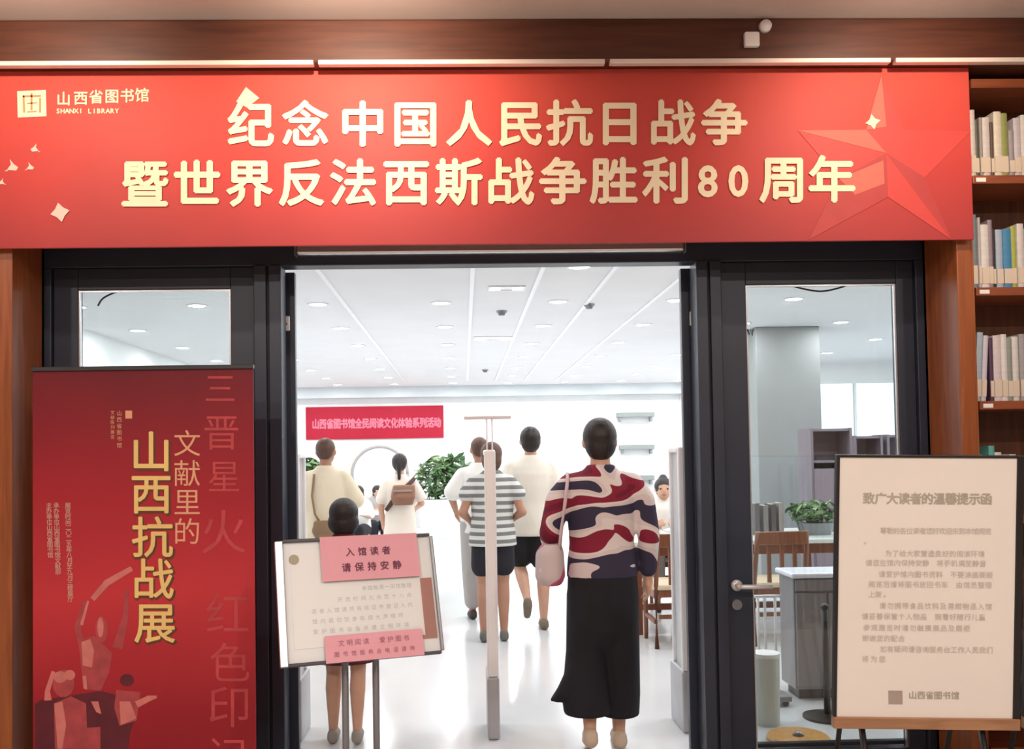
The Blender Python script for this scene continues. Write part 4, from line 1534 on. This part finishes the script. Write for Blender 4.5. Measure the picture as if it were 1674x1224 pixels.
def person(label, loc, rotz, Hh, j, voxel, skin, clothes, hair, hairm, group='visitors'):
    r = thing('person', label, 'person', loc, rotz, group)
    S = Hh
    dz = Vector((0, 0, j['up']))
    b = B()
    hd = j['head']
    # head with jaw, nose, brow, ears
    b.ell(hd + Vector((0, -.004, .006)), (.047, .058, .060))
    b.ell(hd + Vector((0, .014, -.024)), (.038, .042, .044))
    b.ell(hd + Vector((0, .052, -.010)), (.009, .014, .014))
    b.ell(hd + Vector((0, .048, -.034)), (.018, .008, .006))
    b.ell(hd + Vector((0, .042, .012)), (.034, .012, .008))
    for s in (-1, 1):
        b.ell(hd + Vector((s * .048, -.004, -.006)), (.007, .013, .018))
    b.capsule(j['neck'] + Vector((0, 0, -.01)), .034, hd + Vector((0, -.008, -.04)), .029)
    # trunk
    n = j['neck']
    hipc = (j['hil'] + j['hir']) / 2
    up = n - hipc
    def T(f, x=0, y=0):
        return hipc + up * f + Vector((x, y, 0))
    b.ell(T(.06), (.090, .062, .07))
    b.ell(T(.35), (.078, .054, .10))
    b.ell(T(.68), (.092, .062, .10))
    b.capsule(j['shl'] + Vector((.026, 0, -.020)), .026, j['shr'] + Vector((-.026, 0, -.020)), .026)
    b.capsule(T(.86), .05, n, .033)
    for s, a in (('l', -1), ('r', 1)):
        sh, el, wr = j['sh' + s], j['el' + s], j['wr' + s]
        b.capsule(sh + Vector((-a * .016, 0, -.020)), .026, el, .022)
        b.capsule(el, .024, wr, .016)
        # hand
        d = (wr - el).normalized()
        side = Vector((1, 0, 0)) - d * d.x
        if side.length < .2:
            side = Vector((0, 0, 1)) - d * d.z
        side.normalize()
        fwd = d.cross(side).normalized()
        if fwd.y < 0:
            fwd = -fwd
        palm = wr + d * .026
        b.capsule(wr, .015, palm, .017)
        b.capsule(palm + fwd * .012, .011, palm + fwd * .014 + d * .018, .010)
        b.capsule(palm - fwd * .012, .011, palm - fwd * .014 + d * .018, .010)
        inn = -side if (side.x > 0) == (a > 0) else side
        for k, ln in enumerate((.040, .046, .043, .034)):
            o = fwd * (.018 - k * .012)
            k0 = palm + o + d * .018
            k1 = k0 + d * ln * .5 + inn * .002 + fwd * (.003 - k * .002)
            k2 = k1 + d * ln * .42 + inn * .012 + fwd * (.002 - k * .0014)
            b.capsule(k0, .0058, k1, .0054, 8, 3)
            b.capsule(k1, .0054, k2, .0044, 8, 3)
        t0 = wr + d * .012 + fwd * .012
        t1 = t0 + fwd * .018 + d * .018 + inn * .006
        t2 = t1 + fwd * .006 + d * .02 + inn * .004
        b.capsule(t0, .0075, t1, .0066, 8, 3)
        b.capsule(t1, .0066, t2, .0052, 8, 3)
        hi, kn, an = j['hi' + s], j['kn' + s], j['an' + s]
        b.capsule(hi, .052, kn, .032)
        calf = kn.lerp(an, .3) + Vector((0, -.010, 0))
        b.capsule(kn, .032, calf, .033)
        b.capsule(calf, .033, an, .019)
        toe = j['to' + s] if j['to' + s] is not None else an + Vector((0, .085, -.034))
        heel = an + Vector((0, -.018, -.026))
        b.capsule(an, .02, heel, .019)
        b.capsule(an, .02, toe, .014)
        b.capsule(heel, .018, toe, .013)
    b.v = [tuple((Vector(v) + dz) * S) for v in b.v]
    body = link_mesh('body', organic(b, voxel), skin, r)
    # eyes and mouth
    for s in (-1, 1):
        B().ell((hd + Vector((s * .020, .0465, .000)) + dz) * S, (.0075 * S, .006 * S, .0045 * S), n=10, m=6).build('eye', mat('eye_dark', (30, 24, 22), .2), r, smooth=True)
    B().ell((hd + Vector((0, .0545, -.036)) + dz) * S, (.014 * S, .004 * S, .003 * S), n=10, m=6).build('mouth', mat('lip', (158, 84, 80), .5), r, smooth=True)
    for nm, m, fn in clothes:
        c = B()
        fn(c, j)
        c.v = [tuple((Vector(v) + dz) * S) for v in c.v]
        link_mesh(nm, organic(c, voxel, 9 if 'shirt' in nm or nm in ('blouse', 'striped_top', 'dress', 'trousers') else 4), m, r)
    h = B()
    hair(h, hd)
    h.v = [tuple((Vector(v) + dz) * S) for v in h.v]
    link_mesh('hair', organic(h, voxel, 2), hairm, r)
    return r


def shirt(hem=.50, sleeve=.6, ease=1.0, flare=.0, arm_r=.042, long=False):
    def f(c, j):
        n = j['neck']
        hipc = (j['hil'] + j['hir']) / 2
        def ring(z, rx, ry, dy=0):
            t = (z - hipc.z) / (n.z - hipc.z)
            x = hipc.x + (n.x - hipc.x) * t
            y = hipc.y + (n.y - hipc.y) * t
            return (x, y + dy, z, rx * ease, ry * ease)
        base = hipc.z - .52
        Z = lambda z: z + base
        c.loft([ring(Z(hem), .100 + flare, .074 + flare * .6), ring(Z((hem + .6) / 2), .099 + flare * .6, .072 + flare * .4), ring(Z(.62), .094, .066), ring(Z(.70), .099, .070), ring(Z(.765), .102, .068), ring(Z(.800), .094, .058), ring(Z(.826), .070, .048), ring(Z(.846), .046, .042), ring(Z(.858), .038, .038)], 28)
        for s, a in (('l', -1), ('r', 1)):
            sh, el, wr = j['sh' + s], j['el' + s], j['wr' + s]
            top = sh + Vector((-a * .020, 0, -.020))
            c.capsule(sh + Vector((-a * .055, 0, -.004)), .032, top, .041)
            if long:
                c.capsule(top, .041, sh.lerp(el, .4), arm_r * .95)
                c.capsule(sh.lerp(el, .4), arm_r * .92, el, .034)
                c.capsule(el, .034, el.lerp(wr, .82), .028)
            else:
                c.capsule(top, .041, sh.lerp(el, sleeve), arm_r)
    return f


def legwear(length=.9, r0=.066, r1=.05, waist=.56):
    """length 0..1 thigh, 1..2 calf"""
    def f(c, j):
        hipc = (j['hil'] + j['hir']) / 2
        c.ell(hipc + Vector((0, -.004, .02)), (.100, .074, .062))
        for s in 'lr':
            hi, kn, an = j['hi' + s], j['kn' + s], j['an' + s]
            if length <= 1:
                e = hi.lerp(kn, length)
                c.capsule(hi, r0, e, r1)
            else:
                c.capsule(hi, r0, kn, (r0 + r1) / 2)
                c.capsule(kn, (r0 + r1) / 2, kn.lerp(an, length - 1), r1)
    return f


def shoes(r=.024):
    def f(c, j):
        for s in 'lr':
            an = j['an' + s]
            toe = j['to' + s] if j['to' + s] is not None else an + Vector((0, .085, -.034))
            heel = an + Vector((0, -.020, -.026))
            c.capsule(heel, r * .92, toe, r * .72)
            c.capsule(heel + Vector((0, 0, .012)), r * .88, an.lerp(toe, .45), r * .8)
    return f


def hair_short(h, hd):
    h.ell(hd + Vector((0, -.010, .014)), (.053, .060, .058))
    h.ell(hd + Vector((0, -.026, -.014)), (.048, .040, .048))


def hair_crop(h, hd):
    h.ell(hd + Vector((0, -.010, .016)), (.0505, .058, .055))
    h.ell(hd + Vector((0, -.026, -.004)), (.045, .036, .042))


def hair_bob(h, hd):
    h.ell(hd + Vector((0, -.010, .012)), (.056, .064, .060))
    h.ell(hd + Vector((0, -.030, -.026)), (.052, .042, .060))


def hair_long(h, hd):
    h.ell(hd + Vector((0, -.010, .012)), (.057, .063, .058))
    h.ell(hd + Vector((0, -.034, -.03)), (.054, .036, .062))
    h.capsule(hd + Vector((0, -.040, -.04)), .050, hd + Vector((0, -.046, -.12)), .036)


def hair_bun(h, hd):
    h.ell(hd + Vector((0, -.010, .012)), (.055, .062, .059))
    h.ell(hd + Vector((0, -.018, .065)), (.026, .026, .022))
    h.ell(hd + Vector((0, -.026, -.016)), (.046, .038, .042))


def hair_tail(h, hd):
    h.ell(hd + Vector((0, -.010, .012)), (.053, .060, .058))
    h.ell(hd + Vector((0, -.026, -.014)), (.045, .036, .042))
    h.capsule(hd + Vector((0, -.06, .0)), .018, hd + Vector((0, -.066, -.10)), .012)


def at_floor(px, py):
    return PZ(px, py, 0)


# --- woman in the patterned blouse, nearest
q = PZ(990, 1222, 0)
j = J(ell=(-.158, -.03, .655), wrl=(-.150, .085, .59), elr=(.142, -.012, .645), wrr=(.142, .02, .515),
      shl=(-.112, -.004, .812), shr=(.112, -.004, .812),
      knl=(-.050, .0, .285), anl=(-.052, -.06, .075), tol=(-.052, .02, .02),
      knr=(.046, .03, .29), anr=(.044, .02, .045))
BLOUSE = patches('patterned_blouse', [(0, (52, 46, 70)), (.40, (52, 46, 70)), (.42, (214, 200, 200)), (.50, (224, 212, 210)), (.566, (132, 24, 52)), (.66, (110, 16, 44)), (.74, (196, 182, 186))], 2.2, (1.7, 1.0, 3.2), 0.7, 5.3)


def culottes(c, j):
    c.loft([(0, -.004, .57, .088, .062), (0, -.004, .52, .106, .076), (0, -.004, .44, .110, .080), (0, -.004, .36, .104, .070), (0, -.002, .30, .080, .045), (0, -.002, .25, .05, .02)], 28)
    c.loft([(-.052, -.002, .47, .058, .068), (-.053, -.004, .30, .062, .066), (-.060, -.03, .16, .072, .066), (-.058, -.045, .115, .070, .064)], 24)
    c.loft([(.052, .0, .47, .058, .068), (.050, .008, .30, .060, .064), (.048, .014, .16, .062, .062), (.046, .014, .095, .060, .062)], 24)
    c.loft([(-.09, -.03, .26, .02, .03), (-.115, -.035, .19, .03, .035), (-.135, -.04, .155, .035, .032)], 16)


woman = person('woman in a maroon, navy and white patterned blouse and wide dark trousers, nearest the door', (q.x, q.y, 0), R(-2), 1.64, j, .0085, SKIN,
               [('blouse', BLOUSE, shirt(hem=.515, ease=1.05, flare=.004, arm_r=.043, long=True)),
                ('trousers', mat('navy_black_cloth', (20, 19, 29), .85, var=.2, scale=7, bump=.6, stretch=(1.6, 1.6, .5)), culottes),
                ('shoes', mat('beige_shoe', (206, 186, 166), .6, var=.05), shoes(.026))], hair_short, HAIRB)
# shoulder bag of that woman: strap over the left shoulder, pale pouch at the hip
bg = thing('shoulder_bag', 'pale pink shoulder bag hanging at the left hip of the patterned-blouse woman', 'bag', (q.x, q.y, 0), R(-2))
bx = -.265
B().tube([(bx + .04, -.12, .95), (bx + .055, -.15, 1.1), (bx + .075, -.135, 1.22), (bx + .095, -.08, 1.335), (bx + .10, 0, 1.362), (bx + .08, .07, 1.32), (bx + .02, .13, 1.15), (bx + .0, .10, .95)], .009, 8).build('strap', mat('pale_strap', (206, 178, 186), .7), bg, smooth=True)
b = B().loft([(bx, -.08, .82, .055, .075), (bx, -.08, .86, .075, .10), (bx, -.08, .98, .07, .09), (bx + .01, -.08, 1.02, .05, .07)], 20)
link_mesh('pouch', organic(b, .012, 3), patches('pink_bag', [(0, (196, 96, 132)), (.46, (196, 96, 132)), (.5, (206, 190, 192)), (.8, (222, 210, 208))], 6, (1, 1, 1), .5), bg)

# --- man in white T-shirt and black shorts, walking
q = at_floor(872, 1027)
j = J(knl=(-.058, .045, .300), anl=(-.040, -.115, .165), tol=(-.040, -.10, .085), knr=(.052, -.005, .285), anr=(.05, -.02, .048),
      wrl=(-.138, .06, .50), wrr=(.140, .06, .50), ell=(-.135, -.03, .64), elr=(.135, -.03, .64), shl=(-.115, 0, .812), shr=(.115, 0, .812))
person('man with black hair in a plain white T-shirt and black shorts, walking away', (q.x, q.y, 0), R(2), 1.70, j, .010, SKIN,
       [('t_shirt', mat('cream_white_cotton', (232, 226, 214), .85, var=.02, bump=.7, scale=7, stretch=(1.4, 1.4, .6)), shirt(hem=.46, ease=1.16, flare=.012, sleeve=.75, arm_r=.052)),
        ('shorts', mat('black_cotton', (24, 21, 24), .85, var=.1, bump=.7, scale=8), legwear(.72, .072, .066)),
        ('shoes', mat('olive_brown_shoe', (120, 108, 92), .7, var=.1), shoes(.026))], hair_short, HAIRB)

# --- woman in striped top, behind the gate post
q = at_floor(808, 1046)
j = J(ell=(-.150, -.04, .645), wrl=(-.115, .05, .60), elr=(.150, -.04, .645), wrr=(.10, .06, .60), knr=(.050, .02, .29), anr=(.05, -.01, .048), knl=(-.05, 0, .285), anl=(-.052, -.03, .05))
STR = bands('striped_knit', (120, 122, 122), (214, 216, 212), 5.2, 'Z')
person('woman in a grey and white striped top and dark shorts behind the middle gate', (q.x, q.y, 0), R(0), 1.57, j, .010, SKIN2,
       [('striped_top', STR, shirt(hem=.475, ease=1.12, flare=.01, sleeve=.45, arm_r=.045)),
        ('shorts', mat('black_navy_cotton', (28, 27, 36), .85, var=.1, bump=.7, scale=8), legwear(.62, .056, .062)),
        ('shoes', mat('grey_shoe', (104, 102, 98), .7, var=.1), shoes(.026))], hair_bob, HAIRBR)

# --- man ahead of them in white shirt, half hidden
q = PZ(788, 1010, 0)
j = J(shl=(-.118, 0, .812), shr=(.118, 0, .812), ell=(-.16, .0, .67), wrl=(-.12, .09, .58))
person('man with short hair in a white shirt, half hidden behind the striped-top woman', (q.x, q.y, 0), R(10), 1.63, j, .012, SKIN2,
       [('shirt', mat('white_cotton', (238, 238, 234), .85, var=.02), shirt(hem=.47, ease=1.15, sleeve=.8, arm_r=.052)),
        ('trousers', mat('pale_grey_cloth', (176, 172, 170), .85, var=.05), legwear(1.8, .066, .045)),
        ('shoes', mat('dark_shoe', (66, 60, 58), .7, var=.1), shoes(.025))], hair_crop, HAIRBR)

# --- man at the left in cream shirt with shoulder strap
q = P(534, 900, 7.7)
j = J(shl=(-.112, 0, .812), shr=(.112, 0, .812), ell=(-.135, -.01, .64), elr=(.15, .03, .66), wrr=(.12, .13, .64), knl=(-.054, .03, .29))
lm = person('man with cropped hair in a loose cream shirt standing at the left of the opening', (q.x, 7.7, 0), R(-8), 1.63, j, .011, SKIN2,
            [('shirt', mat('cream_linen', (236, 224, 198), .85, var=.03, bump=.7, scale=7, stretch=(1.4, 1.4, .6)), shirt(hem=.44, ease=1.12, flare=.008, sleeve=.85, arm_r=.05)),
             ('trousers', mat('beige_cloth', (196, 184, 166), .85, var=.05), legwear(1.8, .066, .045)),
             ('shoes', mat('brown_shoe', (96, 74, 60), .7, var=.1), shoes(.025))], hair_crop, HAIRBR)
sb = thing('sling_bag', 'brown sling bag on the back of the man in the cream shirt', 'bag', (q.x, 7.7, 0), R(-8))
B().tube([(-.06, -.13, 1.33), (-.075, -.145, 1.15), (-.05, -.15, 1.0), (.0, -.15, .92)], .010, 8).build('strap', mat('tan_strap', (150, 120, 84), .7), sb, smooth=True)
b = B().loft([(.04, -.15, .80, .09, .03), (.04, -.155, .86, .12, .045), (.04, -.15, .95, .10, .035)], 20)
link_mesh('pouch', organic(b, .012, 3), mat('tan_bag', (140, 112, 84), .7, var=.1), sb)

# --- small girl behind the notice stand
q = at_floor(566, 1212)
j = J(knl=(-.050, .02, .285), knr=(.052, .0, .285), anl=(-.052, .0, .05), anr=(.05, -.03, .055), wrl=(-.10, .10, .58), wrr=(.10, .10, .58), ell=(-.13, .0, .64), elr=(.13, .0, .64))
girl = person('small child with a dark bob, only head and bare legs showing round the notice stand', (q.x, q.y, 0), R(0), 1.25, j, .008, SKIN,
              [('dress', mat('dark_red_cloth', (92, 28, 40), .85, var=.15), lambda c, j: (shirt(hem=.45, ease=1.05, sleeve=.5)(c, j), c.loft([(0, 0, .56, .095, .075), (0, 0, .42, .125, .095), (0, 0, .33, .135, .105)], 24))),
               ('shoes', mat('grey_sandal', (150, 144, 138), .7, var=.1), shoes(.027))], lambda h, hd: (h.ell(hd + Vector((0, -.008, .012)), (.062, .068, .062)), h.ell(hd + Vector((0, -.022, -.03)), (.066, .05, .055))), HAIRB)

# --- woman with backpack farther in
q = P(655, 900, 9.3)
j = J(elr=(.145, -.0, .66), wrr=(.10, .10, .62), wrl=(-.12, .06, .52))
person('dark-haired woman in a pale long dress with a brown bag across her back', (q.x, 9.3, 0), R(0), 1.50, j, .012, SKIN,
       [('dress', mat('pale_dress', (232, 222, 210), .85, var=.03), lambda c, j: (shirt(hem=.5, ease=1.05, sleeve=.7)(c, j), c.loft([(0, 0, .56, .098, .072), (0, 0, .40, .125, .095), (0, 0, .20, .15, .11)], 24))),
        ('shoes', mat('pale_shoe', (200, 190, 180), .7, var=.05), shoes(.025))], hair_tail, HAIRB)
cb = thing('crossbody_bag', 'dark brown crossbody bag on the back of the pale-dress woman', 'bag', (q.x, 9.3, 0), 0)
B().tube([(.15, -.06, 1.24), (.06, -.125, 1.15), (-.06, -.13, 1.03), (-.13, -.10, .93)], .022, 8).build('strap', mat('dark_brown_strap', (76, 46, 44), .7, var=.1), cb, smooth=True)
b = B().loft([(.04, -.14, .98, .10, .04), (.04, -.15, 1.06, .125, .055), (.05, -.14, 1.18, .11, .04)], 20)
link_mesh('pouch', organic(b, .012, 3), mat('brown_bag', (146, 104, 84), .7, var=.1), cb)
B().box(-.06, .13, -.20, -.185, 1.115, 1.135).build('zip', mat('zip_grey', (150, 146, 140), .4), cb)

# --- seated reader at the reading table
SIT = dict(head=(0, .06, .66), neck=(0, .012, .575), shl=(-.106, .01, .552), shr=(.106, .01, .552), ell=(-.13, .08, .42), elr=(.13, .08, .42), wrl=(-.06, .20, .455), wrr=(.06, .20, .455),
           hil=(-.052, 0, .292), hir=(.052, 0, .292), knl=(-.062, .23, .300), knr=(.062, .23, .300), anl=(-.06, .22, .048), anr=(.06, .22, .048))
SITR = {k: (v if k[:2] == 'an' else (v[0], v[1], v[2] + .047)) for k, v in SIT.items()}
q = P(1084, 830, 8.85)
person('seated person with tousled dark hair in a white shirt reading at the table', (q.x, 8.85, 0), R(172), 1.58, J(**SITR), .012, SKIN,
       [('shirt', mat('white_cotton', (238, 238, 234), .85, var=.02), shirt(hem=.50, ease=1.12, sleeve=.8, arm_r=.05)),
        ('trousers', mat('pale_grey_cloth', (176, 172, 170), .85), legwear(1.8, .064, .045)),
        ('shoes', mat('dark_shoe', (66, 60, 58), .7), shoes(.025))], hair_bun, HAIRB, 'seated visitors')
bkq = thing('open_book', 'open book lying on the reading table before the seated reader', 'book', (q.x + .04, 8.28, .7505))
b = B()
for s in (-1, 1):
    pts = [(0, .012), (s * .05, .022), (s * .11, .016), (s * .15, .006)]
    vs = [(x, yy, z) for yy in (-.1, .1) for x, z in pts] + [(x, yy, 0.001) for yy in (-.1, .1) for x, z in pts]
    fs = [(k, k + 1, 4 + k + 1, 4 + k) for k in range(3)] + [(8 + k, 12 + k, 13 + k, 9 + k) for k in range(3)] + [(k, 8 + k, 9 + k, k + 1) for k in range(3)] + [(4 + k, 5 + k, 13 + k, 12 + k) for k in range(3)] + [(3, 11, 15, 7), (0, 4, 12, 8)]
    if s < 0:
        fs = [f[::-1] for f in fs]
    b.add(vs, fs)
b.build('pages', PAGES, bkq)
B().box(-.155, .155, -.104, .104, 0, .0012).build('cover', bmat((96, 92, 96)), bkq)

# --- two small seated people far back
for i, (px, lab, m, dx) in enumerate(((589, 'tiny distant seated person with dark hair, left of the two at the white table', 'white_cotton', -.0), (616, 'tiny distant seated person with dark hair, right of the two at the white table', 'pale_grey_cloth', 0))):
    q = P(px, 830, 13.35 + 1.0 * i)
    Hs = 1.45 - i * .04
    person(lab, (q.x, q.y, 0), R(180 + 12 * (1 if i else -1)), Hs, J(**SIT), .014, SKIN,
           [('shirt', MATS[m], shirt(hem=.50, ease=1.12, sleeve=.8, arm_r=.05)),
            ('trousers', MATS['black_navy_cotton'], legwear(1.8, .064, .045))], hair_bob, HAIRB, 'seated visitors')
    st = thing('stool', 'small white stool under the %s distant seated person' % ('left' if i == 0 else 'right'), 'stool', (q.x, q.y - .0, 0))
    B().loft([(0, 0, .30, .15, .15), (0, 0, .325, .16, .16), (0, 0, .335, .15, .15)], 24).build('seat', PLASTW, st)
    for k in range(4):
        a = math.pi / 4 + k * math.pi / 2
        B().cyl((.09 * math.cos(a), .09 * math.sin(a), .30), (.14 * math.cos(a), .14 * math.sin(a), 0), .012).build('leg', GREYM, st, smooth=True)
